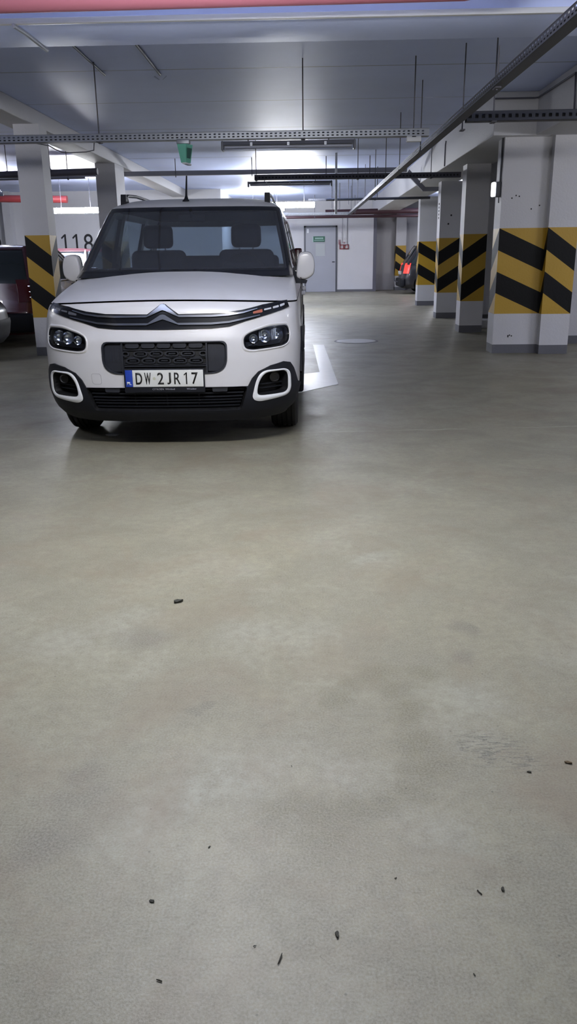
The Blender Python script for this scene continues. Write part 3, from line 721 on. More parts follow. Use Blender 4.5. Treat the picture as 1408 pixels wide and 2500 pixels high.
    # roof rails and aerial
    for sg in (-1,1):
        rl=bpy.data.objects.new('roof_rail',None); COL.objects.link(rl); rl.parent=V
        x=.615
        pts=[(sg*x,1.99,1.715),(sg*x,2.03,1.755),(sg*x,2.12,1.782),(sg*x,2.5,1.80),(sg*x,3.2,1.80),(sg*x,3.75,1.785),(sg*x,3.88,1.755),(sg*x,3.93,1.70)]
        MB().tube(pts,.014,10).build('rail_bar',CHROMD if sg>0 else GALVD,rl)  # left bar darker than the right, shade put into the colour
        for ys in ((1.93,2.10),(3.80,3.97)):
            f=MB(); y0,y1=ys
            prof=[(y0,1.69),(y0+.005,1.735),(y0+.02,1.782),(y0+.035,1.785),(y0+.06,1.765),(y0+.11,1.755),(y1,1.69)] if y0<3 else [(y0,1.69),(y0+.06,1.755),(y0+.12,1.775),(y1-.01,1.74),(y1,1.67)]
            f.prism(prof,.045,plane='yz',y=sg*x-.0225); f.build('rail_foot',BLKPL,rl)
    an=MB(); an.tube([(-.07,1.88,1.695),(-.07,1.885,1.715),(-.07,1.90,1.735),(-.07,1.915,1.765)],[.036,.033,.018,.009],16); an.tube([(-.07,1.905,1.745),(-.07,1.94,1.83),(-.07,1.985,1.925)],[.0095,.008,.006],10)
    an.build('aerial',BLKPL,V)
    # wheels
    wheel(V,.775,.86,1); wheel(V,-.775,.86,-1); wheel(V,.775,3.66,1); wheel(V,-.775,3.66,-1)
    MB().box((-.60,.62,.30),(.60,.95,.42)).build('underbody',BLKIN,V)
    return V
build_van()

# ------------------------------------------------------------------ other cars
def generic_car(name,label,loc,rz,paint,L=4.0,H=1.47,W=.86,kind='hatch',lit=False):
    V=thing('car',label,'car',loc,rz)
    YT=[(.18,.12),(.28,.03),(.45,.0),(.62,.03),(.72,.10),(.80,.35),(.88,.70),(.93,.95)]
    WT=[(.18,W-.09),(.3,W-.02),(.6,W),(.8,W-.015),(.93,W-.05)]
    RT=[(.18,L-.10),(.3,L-.01),(.5,L),(.6,L-.03),(.93,L-.10)]
    S=Shell(YT,WT,RT,.45,2.6,.30,3.0,droop=.02,dz=(.7,.1))
    body=S.loft(frange(.18,.93,26),cap=(0,0),nf=50,ns=24,nr=20).build('body',[paint,BLKIN],V)
    cut=[]
    for y in (.80,L-.75):
        for sg in (-1,1): cut.append(MB().cyl((sg*(W-.28),y,.31),(sg*(W+.1),y,.31),.35,36).build('cut',BLKIN,V))
    boolean(body,cut); kill(cut)
    GY=[(.88,.80),(.95,.95),(1.2,1.42),(H-.08,1.78),(H-.04,1.95),(H-.01,2.3),(H,2.6)]
    GW=[(.88,W-.05),(.95,W-.06),(1.2,W-.13),(H-.08,W-.22),(H-.04,W-.27),(H-.01,W-.45),(H,.15)]
    GR_=[(.88,L-.12),(.95,L-.13),(1.2,L-.28),(H-.08,L-.48),(H-.04,L-.55),(H-.01,L-.9),(H,L-1.3)]
    T=Shell(GY,GW,GR_,.35,3.,.22,3.,droop=0.)
    # glass body, then pillars and roof
    T.loft(frange(.90,H-.07,8),cap=(0,0),nf=40,ns=16,nr=16).build('windows',DGLASS,V,angle=50)
    T.loft([H-.085,H-.075,H-.06,H-.04,H-.025,H-.01,H-.003],cap=(0,0),nf=40,ns=20,nr=16).build('roof',paint,V,angle=60)
    for sg in (-1,1):
        MB().tube([T.off(sg*62,z,.0) for z in frange(.92,H-.07,8)],.030,8).build('roof_pillar',paint,V)
        MB().tube([T.rear(sg*58,z) for z in frange(.92,H-.07,8)],.055,8).build('roof_pillar',paint,V)
        MB().tube([T.pt(sg*95,z)+Vector((sg*.004,0,0)) for z in frange(.93,H-.08,6)],.014,8).build('chrome_window_trim',CHROME,V)
        y0=T.pt(92,.94).y; MB().box((sg*(W-.07),y0,.925),(sg*(W-.035),L-.45,.945),bev=.008).build('chrome_window_trim',CHROME,V)
        ml=T.pt(85,1.0); MB().box((sg*(W-.03),ml.y+.05,.93),(sg*(W+.15),ml.y+.14,1.07),bev=.04).build('door_mirror',paint,V)
        p=[(34,.62),(60,.68),(64,.76),(46,.72)]; hl=patch(S,p if sg>0 else mir(p),.006,-.02).build('headlight',CHROMD,V)
        # tail lamp follows the rear corner
        tl=MB(); P=[]
        for o in (.0,.02):
            for i in range(7):
                z=.66+.32*i/6
                for j in range(7):
                    a=sg*(38+30*j/6); q=S.rear(a,min(z,.93)); q=Vector((q.x,q.y,z)); q+=Vector((sg*.6,.8,0))*(o-.004); 
                    if z>.93: q.y-=(z-.93)*.35; q.x-=sg*(z-.93)*.2
                    P.append(q)
        fs=[]
        for i in range(6):
            for j in range(6): q=(i*7+j,i*7+j+1,(i+1)*7+j+1,(i+1)*7+j); fs+=[q,tuple(49+k for k in q)]
        for j in range(6): fs+=[(j,j+1,49+j+1,49+j),(42+j,43+j,92+j,91+j)]
        for i in range(6): fs+=[(i*7,i*7+7,49+i*7+7,49+i*7),(i*7+6,i*7+13,49+i*7+13,49+i*7+6)]
        tl.add(P,fs,0,True).build('tail_lamp',TAILL if lit else TAILR,V)
        for k,zc in enumerate(() if lit else (.72,.80,.88)):
            q=S.rear(sg*52,zc)+Vector((sg*.012,.018,0)); MB().box((q.x-.03,q.y-.006,zc-.012),(q.x+.03,q.y+.004,zc+.012),bev=.005).build('lamp_detail',CHROME,V)
    MB().box((-W+.06,L-.10,.22),(W-.06,L+.035,.50),bev=.05).build('rear_bumper',BLKPL,V)
    p=[(-45,.50),(45,.50),(50,.20),(-50,.20)]; patch(S,p,.02,-.02).build('front_bumper',BLKPL,V)
    MB().box((-.26,L-.05,.62),(.26,L+.005,.73),bev=.006).build('number_plate',PLW,V)
    for x in (-.36,.36): MB().box((x-.13,L-1.3,.98),(x+.13,L-1.2,1.22),bev=.04).build('headrest',INTR,V)
    wheel(V,W-.13,.80,1,.31,.19,False,5); wheel(V,-W+.13,.80,-1,.31,.19,False,5); wheel(V,W-.13,L-.75,1,.31,.19,False,5); wheel(V,-W+.13,L-.75,-1,.31,.19,False,5)
    return V
DGLASS=mat('tinted_car_glass',(.13,.16,.175),.12,coat=.3)
generic_car('car','dark red hatchback seen from the rear, left of the striped pillar beside the van',(-4.93,16.1,0),PI,REDCAR,L=4.0,H=1.49,W=.90)
generic_car('car','maroon car with chrome window trim, mostly hidden behind the pillar and the van',(-5.75,17.2,0),0,MARCAR,L=4.1,H=1.50,W=.88)
generic_car('car','black car whose nose just enters the frame at the left edge',(-4.10,10.75,0),PI/2,DARKCAR,L=4.0,H=1.45,W=.85)
fc=generic_car('car','dark grey car with a lit red tail lamp, behind the farthest right pillar',(7.1,28.2,0),PI/2,GREYCAR,L=4.05,H=1.58,W=.85,lit=True)
MB().tube([(0,4.0,.42),(0,4.12,.38),(0,4.20,.42),(0,4.20,.50)],.022,8).build('tow_hook',DARKM,fc)

# ------------------------------------------------------------------ the room
def struct(name,mb,m,**k):
    o=mb.build(name,m,**k); o['kind']='structure'; return o
CZ=3.10
struct('floor',MB().box((-13,-9,-.2),(7.5,33,0)),FLOOR)
struct('ceiling',MB().box((-13,-9,CZ),(7.5,33,CZ+.2)),CEIL)
# back walls with a grey base line
def wallbox(name,a,b,base=None):
    mb=MB().box(a,b)
    return struct(name,mb,CONC)
wallbox('wall_back',(-2.5,30,0),(2.30,30.3,CZ))
wallbox('wall_back_right',(2.42,31.2,0),(7.5,31.5,CZ))
wallbox('wall_back_left',(-13,24.4,0),(-2.5,24.7,CZ)); wallbox('wall_back_return',(-2.8,24.7,0),(-2.5,30.3,CZ))
wallbox('wall_left',(-13.2,-9,0),(-13,33,CZ)); wallbox('wall_right',(7.5,-9,0),(7.7,33,CZ)); wallbox('wall_front',(-13,-9.2,0),(7.5,-9,CZ))
struct('trim_1',MB().box((2.30,30.0,0),(2.42,31.3,CZ)),DARKM)
struct('baseboard_back',MB().box((-2.5,29.985,0),(2.30,30,.08)),CONCB); struct('baseboard_left',MB().box((-13,24.385,0),(-2.5,24.4,.10)),CONCB)
# bay walls on the right
wallbox('wall_right_bay',(3.37,11.9,0),(7.5,12.1,CZ)); struct('baseboard_right',MB().box((3.37,11.885,0),(7.5,11.9,.115)),CONCB)
wallbox('wall_right_far_bay',(2.95,15.1,0),(7.5,15.3,CZ)); struct('baseboard_far_right',MB().box((2.95,15.085,0),(7.5,15.1,.20)),CONCB)
struct('trim_2',MB().box((2.7,14.55,0),(3.35,15.08,.14),bev=.01),CONC)
# beams
def beam(a,b,m=CONC): 
    o=struct('ceiling_beam',MB().box(a,b,bev=.012),m); return o
beam((-13,5.5,2.64),(7.5,6.10,CZ),CEIL)
struct('trim_4',MB().box((-13,5.478,2.628),(7.5,5.512,2.66),bev=.004),PLASW)  # corner bead in white, the lit-edge highlight put into its colour
beam((-3.88,-9,2.90),(-3.50,5.5,CZ)); beam((-3.88,6.1,2.90),(-3.50,24.4,CZ))
beam((2.24,10.65,2.62),(2.95,31.2,CZ)); beam((2.75,6.1,2.62),(3.45,10.65,CZ)); beam((2.95,10.65,2.62),(7.5,11.3,CZ)); beam((3.45,8.2,2.70),(7.5,8.8,CZ))
# pillars with hazard paint ---------------------------------------------------
def pillar(label,x0,x1,y0,y1,ztop,dirs,extra=None,base=.115,group='hazard striped concrete pillars'):
    """dirs: +1 stripe falls to the right on the front face, -1 it rises; neighbours alternate"""
    mb=MB(); Z0,Z1=.51,1.565
    def face(p,q,d):
        p=Vector(p);q=Vector(q)
        def P(t,z): v=p.lerp(q,t); return (v.x,v.y,z)
        def quad(a,b,mi): mb.add([P(0,a),P(1,a),P(1,b),P(0,b)],[(0,1,2,3)],mi)
        quad(0,base,1); quad(base,Z0,0); quad(Z1,ztop,0)
        sl=.262*d   # drop from left to right
        def poly(tl,tr,bl,br,mi):   # clipped band between top line and bottom line
            pts=[]
            for k in range(25): t=k/24; pts.append((t,min(Z1,max(Z0,tl+(tr-tl)*t))))
            low=[]
            for k in range(25): t=k/24; low.append((t,min(Z1,max(Z0,bl+(br-bl)*t))))
            for k in range(24):
                a,b,c,e=low[k],low[k+1],pts[k+1],pts[k]
                if c[1]-b[1]<1e-6 and e[1]-a[1]<1e-6: continue
                mb.add([P(*a),P(*b),P(*c),P(*e)],[(0,1,2,3)],mi)
        hi=1.565 if d>0 else 1.565-.262
        lines=[(hi+.5275*1,hi+.5275*1-.265)]
        edges=[]
        z=hi+.5275*2
        seq=[]
        while z>-.2: seq.append((z,z-.265,3)); seq.append((z-.265,z-.5275,2)); z-=.5275
        for a,b,mi in seq: 
            if a<Z0 and a-sl<Z0: continue
            poly(a,a-sl,b,b-sl,mi)
    d=dirs
    face((x0,y0,0),(x1,y0,0),d); face((x1,y0,0),(x1,y1,0),-d); face((x1,y1,0),(x0,y1,0),d); face((x0,y1,0),(x0,y0,0),-d)
    if extra:
        for (p,q,dd) in extra: face(p,q,dd)
    o=mb.build('pillar',[CONC,CONCB,YEL,BLK],fix=False); 
    bm=bmesh.new(); bm.from_mesh(o.data); bmesh.ops.remove_doubles(bm,verts=bm.verts,dist=1e-5); bm.to_mesh(o.data); bm.free(); o.data.set_sharp_from_angle(angle=R(20))
    return tag(o,label,'pillar',group)
P1=pillar('nearest right pillar, wide and stepped, with yellow and black stripes and a small lamp',2.42,3.00,10.8,11.15,2.62,1,
  extra=[((3.0,10.68,0),(3.37,10.68,0),1),((3.0,10.8,0),(3.0,10.68,0),-1),((3.37,10.68,0),(3.37,11.9,0),-1)])
pillar('second pillar on the right, slim, its black stripes rising to the right',2.52,2.90,13.8,14.15,2.62,-1)
pillar('third pillar on the right, slim, with dark bolt holes above its rising stripes',2.61,3.02,16.95,17.3,2.62,-1)
pillar('fourth pillar on the right, with stripes falling to the right, beside the dark car',2.78,3.24,21.3,21.65,2.62,1)
pillar('farthest small striped pillar against the back wall behind the dark car',3.18,3.55,30.75,31.18,CZ,1)
pillar('left pillar with yellow and black stripes standing beside the white van',-3.74,-3.41,11.05,11.36,2.90,1)
pillar('plain far left pillar rising behind the van roof under the beam',-3.86,-3.50,15.6,16.35,2.90,1)
# black bolt holes and stencil marks on pillars
def dots(parent,pts,y,r=.012):
    m=MB()
    for x,z in pts: m.cyl((x,y,z),(x,y-.003,z),r,10)
    m.build('bolt_hole',STEN,parent)
P3=[o for o in COL.objects if o.get('label','').startswith('third pillar')][0]
dots(P3,[(2.83,1.99),(2.78,1.83)],16.95,.018)
dots(P1,[(2.62,.23),(2.64,.235),(2.665,.225),(2.62,.215),(2.55,1.92),(2.60,1.95),(2.64,1.94),(2.90,1.83),(2.80,1.79)],10.8,.009)
mk=MB()
for k in range(5): mk.box((2.606,17.08,1.93+.065*k),(2.611,17.16,1.97+.065*k),bev=0)
mk.build('stencil_mark',STEN,P3)
# switch lamp on nearest pillar
t=thing('wall_lamp','small lit white lamp on the inner edge of the nearest right pillar','lamp',(2.42,10.9,2.03))
MB().box((-.065,-.06,-.09),(-.001,.05,.09),bev=.012).build('lamp_base',RIMGR,t)
MB().box((-.11,-.05,-.085),(-.066,.04,.085),bev=.015).build('lamp_cover',LAMPW,t)
m=MB(); m.tube([(-.012,-.02,.09),(-.012,-.03,.35),(-.012,-.02,.60)],.012,8); m.tube([(-.02,-.03,-.09),(-.02,-.04,-.16)],.008,6); m.build('lamp_cable',RIMGR,t)

# ------------------------------------------------------------------ cable trays, rods
def holed_strip(mb,p,q,z0,z1,pitch=.047,mi=0,rows=2):
    """perforated vertical sheet between ground points p,q from z0 to z1"""
    p=Vector((p[0],p[1],0)); q=Vector((q[0],q[1],0)); L=(q-p).length; n=int(L/pitch)
    us=[0]
    for k in range(n): us+=[ (k+.26)*pitch,(k+.74)*pitch ]
    us.append(L)
    h=z1-z0
    if rows==2: zz=[z0,z0+h*.22,z0+h*.38,z0+h*.60,z0+h*.78,z1]; holes=(1,3)
    else: zz=[z0,z0+h*.3,z0+h*.7,z1]; holes=(1,)
    vs=[]
    for z in zz:
        for u in us: v=p.lerp(q,u/L); vs.append((v.x,v.y,z))
    K=len(us); fs=[]
    for i in range(len(zz)-1):
        for j in range(K-1):
            if i in holes and j%2==1: continue
            fs.append((i*K+j,i*K+j+1,(i+1)*K+j+1,(i+1)*K+j))
    mb.add(vs,fs,mi)
def tray(label,p,q,w,z,h=.06,rods=(),m=GALV,pitch=.047,rows=2,top=CZ,name='cable_tray',group=None):
    t=thing(name,label,'cable tray',(0,0,0),0,group)
    P=Vector((p[0],p[1],0));Q=Vector((q[0],q[1],0)); d=(Q-P).normalized(); nrm=Vector((-d.y,d.x,0))
    mb=MB()
    for s_ in (-.5,.5): holed_strip(mb,P+nrm*w*s_,Q+nrm*w*s_,z,z+h,pitch,rows=rows)
    a,b,c,e=P-nrm*w/2,Q-nrm*w/2,Q+nrm*w/2,P+nrm*w/2
    for zz in (z,z-.003): mb.add([(v.x,v.y,zz) for v in (a,b,c,e)],[(0,1,2,3)])
    for s_ in (-.5,.5):  # rolled lip
        u=P+nrm*w*s_; v=Q+nrm*w*s_; mb.cyl((u.x,u.y,z+h),(v.x,v.y,z+h),.004,6)
    mb.build('tray_channel',m,t,fix=False)
    cb=MB()
    for k,f in enumerate((-.28,.0,.28)): u=P+nrm*w*f; v=Q+nrm*w*f; cb.cyl((u.x,u.y,z+.004+h*.36),(v.x,v.y,z+.004+h*.36),min(h*.36,w*.17),8)
    cb.build('dark_cable_fill',RUB,t)  # cables added inside so the tray perforations show dark
    for r in rods:
        c=P+d*r[0] if not isinstance(r[0],tuple) else Vector((r[0][0],r[0][1],0))
        mm=MB(); mm.cyl((c.x,c.y,z-.02),(c.x,c.y,r[1] if len(r)>1 else top),.006,8); mm.box((c.x-.02,c.y-w/2-.01,z-.012),(c.x+.02,c.y+w/2+.01,z-.002))
        if len(r)>2: mm.cyl((c.x,c.y,top-.03),(c.x,c.y,top),.05,16,r2=.02)
        mm.build('hanger_rod',DARKM,t)
    return t
tray('perforated cable tray across the near aisle, above the first unlit lamp',(-6.5,8.76),(1.20,8.76),.10,2.385,.065,rods=[(4.40,),(6.45,),(2.0,),(7.55,)])
tray('long dark cable tray running down the aisle from the upper right corner',(1.36,4.0),(1.19,25.0),.08,2.38,.055,rods=[((1.45,8.3),),((1.27,9.9),),((1.26,12.0),),((1.25,14.0),),((1.24,16.0),),((1.22,18.5),),((1.21,21.0),),((1.20,24.0),),((1.33,6.3),2.64)],m=GALVD,pitch=.06)
tray('short perforated cable tray on the right running to the near pillar',(1.40,7.85),(3.6,7.80),.10,2.38,.075,rods=[(.24,)],m=GALVD,pitch=.058,rows=1)
tray('second perforated cable tray crossing the aisle above the second unlit lamp',(-.885,14.2),(2.50,14.25),.10,2.46,.075,rods=[(.03,),(1.7,),(2.9,)],m=DARKM,pitch=.055,rows=1)
tray('bright cable tray below the lit lamp at the back of the aisle',(-2.2,25.2),(1.2,25.2),.10,2.40,.07,rods=[(1.2,),(2.9,)],m=GALV)
tray('thin cable tray near the ceiling behind the fourth pillar area',(.0,20.6),(2.75,20.6),.08,2.52,.04,rods=[(.6,),(1.6,)],m=GALVD)
# grey flat duct with a drop at its right end
dm=MB(); dm.box((-6.5,16.95,2.80),(1.93,17.05,2.885),bev=.004)
dm.prism([(1.97,2.80),(2.02,2.88),(2.36,2.54),(2.31,2.47)],.08,y=17.35); dm.box((2.30,17.36,2.47),(2.62,17.46,2.55),bev=.004)
dk=dm.build('cable_duct',DUCTM); tag(dk,'flat grey cable duct across the ceiling with a slanted drop at its right end','cable duct')
for x in (-2.6,-1.1,.35,1.2): 
    m=MB().cyl((x,16.9,2.76),(x,16.9,CZ),.008,8).build('hanger_rod',DARKM,dk)
# left: thick dark pipe and thin line under it
def pipe(name,label,cat,pts,r,m,rods=(),n=16,group=None):
    t=thing(name,label,cat,(0,0,0),0,group)
    MB().tube(pts,r,n).build('pipe_run',m,t)
    for (x,y,z) in rods: MB().cyl((x,y,z),(x,y,CZ),.007,8).lathe([(-.012,r+.004),(.012,r+.004)],(x,y,z),n=16).build('pipe_hanger',DARKM,t)
    return t
pipe('drain_pipe','thick dark drain pipe under the ceiling behind the left pillar','pipe',[(-7.5,14.6,2.60),(-3.55,14.5,2.66)],.055,DARKM,[(-4.35,14.5,2.66),(-5.1,14.55,2.64)])
pipe('conduit','thin pale conduit just below the thick dark drain pipe on the left','pipe',[(-7.5,15.0,2.59),(-3.9,15.0,2.61)],.018,GALV,[(-4.2,15.0,2.6)])
pipe('sprinkler_pipe','red sprinkler pipe crossing the bays at the far left','pipe',[(-9.5,21.0,2.74),(-5.95,21.0,2.66)],.085,REDP,[(-6.9,21,2.68)])
pipe('sprinkler_pipe','red sprinkler pipe crossing the top edge of the view','pipe',[(-6,5.02,2.63),(-1,5.02,2.645),(.86,5.02,2.655),(.96,5.02,2.67),(1.02,5.02,2.73),(1.03,5.02,3.10)],.075,REDF,[(-2.3,5.02,2.59)])
pipe('sprinkler_pipe','thick maroon pipe along the back wall, upper of the two','pipe',[(.55,27.6,2.58),(2.9,27.6,2.60),(4.6,27.6,2.60)],.085,MAROON,[(1.5,27.6,2.59)])
pipe('sprinkler_pipe','thinner maroon pipe along the back wall, lower of the two','pipe',[(-1.6,27.4,2.44),(4.6,27.4,2.44)],.045,MAROON,[(.2,27.4,2.44)])
pipe('conduit','grey conduit across the ceiling in front of the fourth right pillar','pipe',[(.4,19.6,2.475),(2.76,19.5,2.48)],.028,GALVD,[(1.0,19.6,2.475)])
pipe('conduit','pale conduit crossing under the near ceiling beam on the left','pipe',[(-1.78,5.47,2.618),(-1.78,5.7,2.627),(-1.78,6.12,2.627)],.013,GALV)
pipe('conduit','short vertical conduit in front of the red pipe at the top left','pipe',[(-1.96,4.93,3.10),(-1.96,4.93,2.60),(-1.95,4.95,2.53)],.014,GALV)
t=pipe('conduit','pale ceiling conduit ending in a small two-winged sprinkler head','pipe',[(-1.52,6.1,3.085),(-1.54,9.30,3.085)],.013,GALVD)
MB().add([(-1.60,9.32,3.08),(-1.555,9.35,3.05),(-1.56,9.33,3.04),(-1.61,9.30,3.065),(-1.48,9.32,3.08),(-1.525,9.35,3.05),(-1.52,9.33,3.04),(-1.47,9.30,3.065)],[(0,1,2,3),(4,5,6,7)]).build('sprinkler_head',CHROME,t)
pipe('conduit','faint ceiling conduit on the far left side of the near bay','pipe',[(-2.09,6.1,3.09),(-2.12,9.30,3.09)],.010,GALVD)
pipe('conduit','thin conduit along the top edge of the right ceiling beam','pipe',[(2.22,10.63,3.02),(2.70,10.63,3.02),(2.735,10.6,3.02),(2.735,9.2,3.01),(2.735,9.15,2.66)],.010,DARKM)
pipe('conduit','thin vertical cable on the side of the right ceiling beam','pipe',[(2.23,14.2,3.0),(2.23,14.25,2.95),(2.23,14.25,2.63)],.009,DARKM)
pipe('conduit','white vertical pipe hanging by the tray near the back','pipe',[(.53,16.4,2.02),(.53,16.4,3.10)],.022,PLASW)
for i,x in enumerate((.62,.75,.84,.98,1.52)):
    y=(22.5,22.5,23.,21.,19.)[i]
    o=MB().cyl((x,y,2.44),(x,y,CZ),.009,8).build('hanger_rod',DARKM); tag(o,'thin threaded rod hanging from the ceiling over the far aisle','rod','threaded rods over the far aisle')

# ------------------------------------------------------------------ lamps
def lamp(label,x0,x1,y,z,lit,group=None,rods=False,glow=None):
    t=thing('tube_lamp',label,'lamp',((x0+x1)/2,y,z),0,group); h=(x1-x0)/2
    m=MB(); m.prism([(-.055,.0),(-.035,.035),(.035,.035),(.055,.0)] if not lit else [(-.018,.036),(-.015,.056),(.015,.056),(.018,.036)],2*h-.04,plane='yz',y=-h+.02); m.build('lamp_housing',LBODY,t)
    e=MB()
    for s_ in (-1,1): e.box((s_*(h-.025),-.06,-.052),(s_*h,.06,.038),bev=.012)
    e.build('end_cap',LBODY,t)
    if not lit:
        for yy in (-.022,.022): MB().cyl((-h+.04,yy,-.018),(h-.04,yy,-.018),.013,12).build('lamp_tube',TUBEOFF,t)
    K=10; vs=[]
    for xx in (-h+.026,h-.026):
        for k in range(K+1): a=PI+PI*k/K; vs.append((xx,.055*math.cos(a),.0+.052*math.sin(a)))
    if not lit: MB().add(vs,[(k,k+1,K+2+k,K+1+k) for k in range(K)],0,True).build('lamp_diffuser',DIFF,t)
    else:
        K=24; vs=[]
        for xx in (-h+.026,h-.026):
            for k in range(K): a=2*PI*k/K; vs.append((xx,(.075 if glow else .052)*math.cos(a),-.006+(.062 if glow else .046)*math.sin(a)))
        MB().add(vs,[(k,(k+1)%K,K+(k+1)%K,K+k) for k in range(K)]+[tuple(range(K)),tuple(range(K,2*K))],0,True).build('lamp_diffuser',glow or TUBE,t)
    c=MB()
    for xx in (-h*.55,0,h*.55): c.box((xx-.012,-.058,-.012),(xx+.012,-.05,.02))
    c.build('lamp_clip',GALV,t)
    for xx in (-h*.6,h*.6): MB().cyl((xx,0,.03),(xx,0,(CZ-z) if rods else .055),.006,8).build('lamp_hanger',DARKM,t)
    return t
lamp('unlit tube lamp hanging from the near cable tray, above the van',-.87,.475,8.76,2.33,False)
lamp('unlit tube lamp below the second cable tray, just above the van roof',-1.0,.395,14.2,2.40,False)
lamp('lit white tube lamp on the left between the two pillars',-5.93,-4.80,19.6,2.33,True,rods=True,glow=TUBEF)
lamp('lit white tube lamp directly right of the van roof',-1.15,.165,19.6,2.38,True,rods=True,glow=TUBEF)
lamp('lit white tube lamp over the aisle where the camera stands',-1.05,.25,3.25,2.38,True,rods=True,glow=TUBEK)
lamp('unseen tube lamp added for fill over the right bays beside the camera',4.2,5.5,3.5,2.40,True,rods=True)  # unseen lamp added as fill from the right
lamp('unseen tube lamp added for fill over the left bays level with the van',-6.9,-5.6,7.6,2.40,True,rods=True)  # fill lamp out of view, added to light ceiling and left pillars
lamp('unseen tube lamp added for fill over the right bays level with the van',5.3,6.6,7.4,2.40,True,rods=True)  # added out of view, lifts the ceiling and right pillars
o=lamp('slanted lit tube lamp near the left edge by the red pipe',-.6,.6,0,0,True); o.location=(-6.75,18.6,2.66); o.rotation_euler=(0,R(6),R(-68))
lamp('tube lamp added to brighten the very back, hidden behind the van roof',-1.9,-.7,25.6,2.62,True,rods=True,glow=TUBEF)  # extra lamp out of sight, added to brighten the back wall
lamp('hidden tube lamp added for fill over the right bays at the very back',3.75,4.95,26.2,2.5,True,rods=True)  # added behind the pillars to light the right back wall
# green emergency light
t=thing('emergency_light','green wedge-shaped emergency light hanging from the near cable tray','light',(-1.235,8.70,2.385))
MB().box((-.075,-.035,-.045),(.055,.06,.002),bev=.008).build('mount',GALV,t)
m=MB(); m.add([(-.068,-.05,-.045),(.022,-.06,-.045),(.015,-.055,-.215),(-.036,-.045,-.215),(-.068,.04,-.045),(.075,.05,-.045),(.050,.03,-.215),(-.03,.03,-.215)],[(0,1,2,3),(1,5,6,2),(4,7,6,5),(0,3,7,4),(0,4,5,1),(3,2,6,7)])
m.build('green_panel',GRN,t)
m=MB(); m.add([(.030,-.046,-.08),(.065,.035,-.08),(.046,.022,-.175),(.022,-.048,-.175)],[(0,1,2,3)]); m.v=[(x+.004,y-.004,z) for x,y,z in m.v]; m.build('side_window',GRND,t)
MB().add([(-.02,-.058,-.215),(.016,-.062,-.215),(.058,.02,-.225),(.02,.03,-.225),(-.02,-.058,-.228),(.016,-.062,-.228),(.058,.02,-.238),(.02,.03,-.238)],[(0,1,2,3),(7,6,5,4),(0,1,5,4),(1,2,6,5),(2,3,7,6),(3,0,4,7)]).build('bottom_cap',WHT,t)
m=MB(); m.tube([(-.8,.02,.03),(-.95,.01,-.03),(-1.0,.01,-.06)],.006,6)
o=tag(MB().box((.98,8.70,2.333),(1.122,8.76,2.385),bev=.006).build('sensor_box',PLASW),'small white box hanging at the right end of the near cable tray','sensor')
# wires dangling on the left below the near tray
o=MB().tube([(-2.78,8.81,2.39),(-2.66,8.9,2.375),(-2.60,8.9,2.34),(-2.53,8.9,2.31),(-2.45,8.9,2.305),(-2.28,8.9,2.31),(-2.20,8.9,2.325),(-2.17,8.82,2.39)],.005,8).build('loose_cable',DARKM); tag(o,'loose dark cable sagging below the near tray by the left pillar','cable')

# ------------------------------------------------------------------ back wall furniture
dr=thing('door_1','grey steel door in the back wall with a green sign','door',(0,30,0)); dr['kind']='structure'
del dr['category']; del dr['label']
fm=MB(); fm.box((-.16,-.03,0),(-.10,.0,2.26)); fm.box((.96,-.03,0),(1.02,.0,2.26)); fm.box((-.16,-.03,2.20),(1.02,.0,2.26)); fm.build('door_frame',RIMGR,dr)
MB().box((-.10,-.02,.01),(.96,0,2.20)).build('door_leaf',DOORM,dr)
MB().box((-.06,-.06,2.02),(.02,-.02,2.16),bev=.01).build('door_closer',WHT,dr)
MB().box((.84,-.07,1.02),(.93,-.02,1.05),bev=.008).build('door_handle',GALVD,dr)
ex=thing('exit_sign','green rectangular sign with white lettering bars on the grey door','sign',(.375,29.97,1.81))
MB().box((-.205,-.012,-.095),(.205,0,.095)).build('sign_plate',SIGNG,ex)
m=MB()
for k in range(6): m.box((-.14+.05*k,-.014,.0),(-.14+.05*k+.032,-.012,.055))
m.box((-.18,-.014,-.05),(.18,-.012,-.035)); m.box((-.225,-.016,-.09),(-.205,0,.09)); m.build('sign_marks',mat('sign_pale',(.62,.75,.72),.5),ex)
MB().box((.25,29.965,1.24),(.585,29.975,1.655)).build('paper_notice',mat('grey_notice',(.66,.68,.69),.7)); tag(COL.objects['paper_notice'],'pale paper notice taped to the grey door under the green sign','notice')
h=thing('fire_post','pair of red square call boxes on the back wall right of the door','fire equipment',(0,29.97,0))
m=MB()
for x in (1.10,1.27):
    m.box((x,-.03,1.46),(x+.155,0,1.49)); m.box((x,-.03,1.59),(x+.155,0,1.62)); m.box((x,-.03,1.46),(x+.028,0,1.62)); m.box((x+.127,-.03,1.46),(x+.155,0,1.62))
m.box((1.10,-.03,1.60),(1.128,0,1.70)); m.build('call_box_frame',RED,h)
m=MB(); m.box((1.06,-.02,1.62),(1.08,0,1.78)); m.box((1.10,-.02,1.64),(1.12,0,1.78)); m.box((1.24,-.02,1.66),(1.28,0,1.71)); m.build('small_bracket',PINK,h)
MB().tube([(1.20,-.01,1.66),(1.20,-.01,2.6)],.006,6).build('cable',DARKM,h); MB().tube([(1.37,-.01,1.62),(1.37,-.01,2.6)],.009,6).build('cable',DARKM,h)
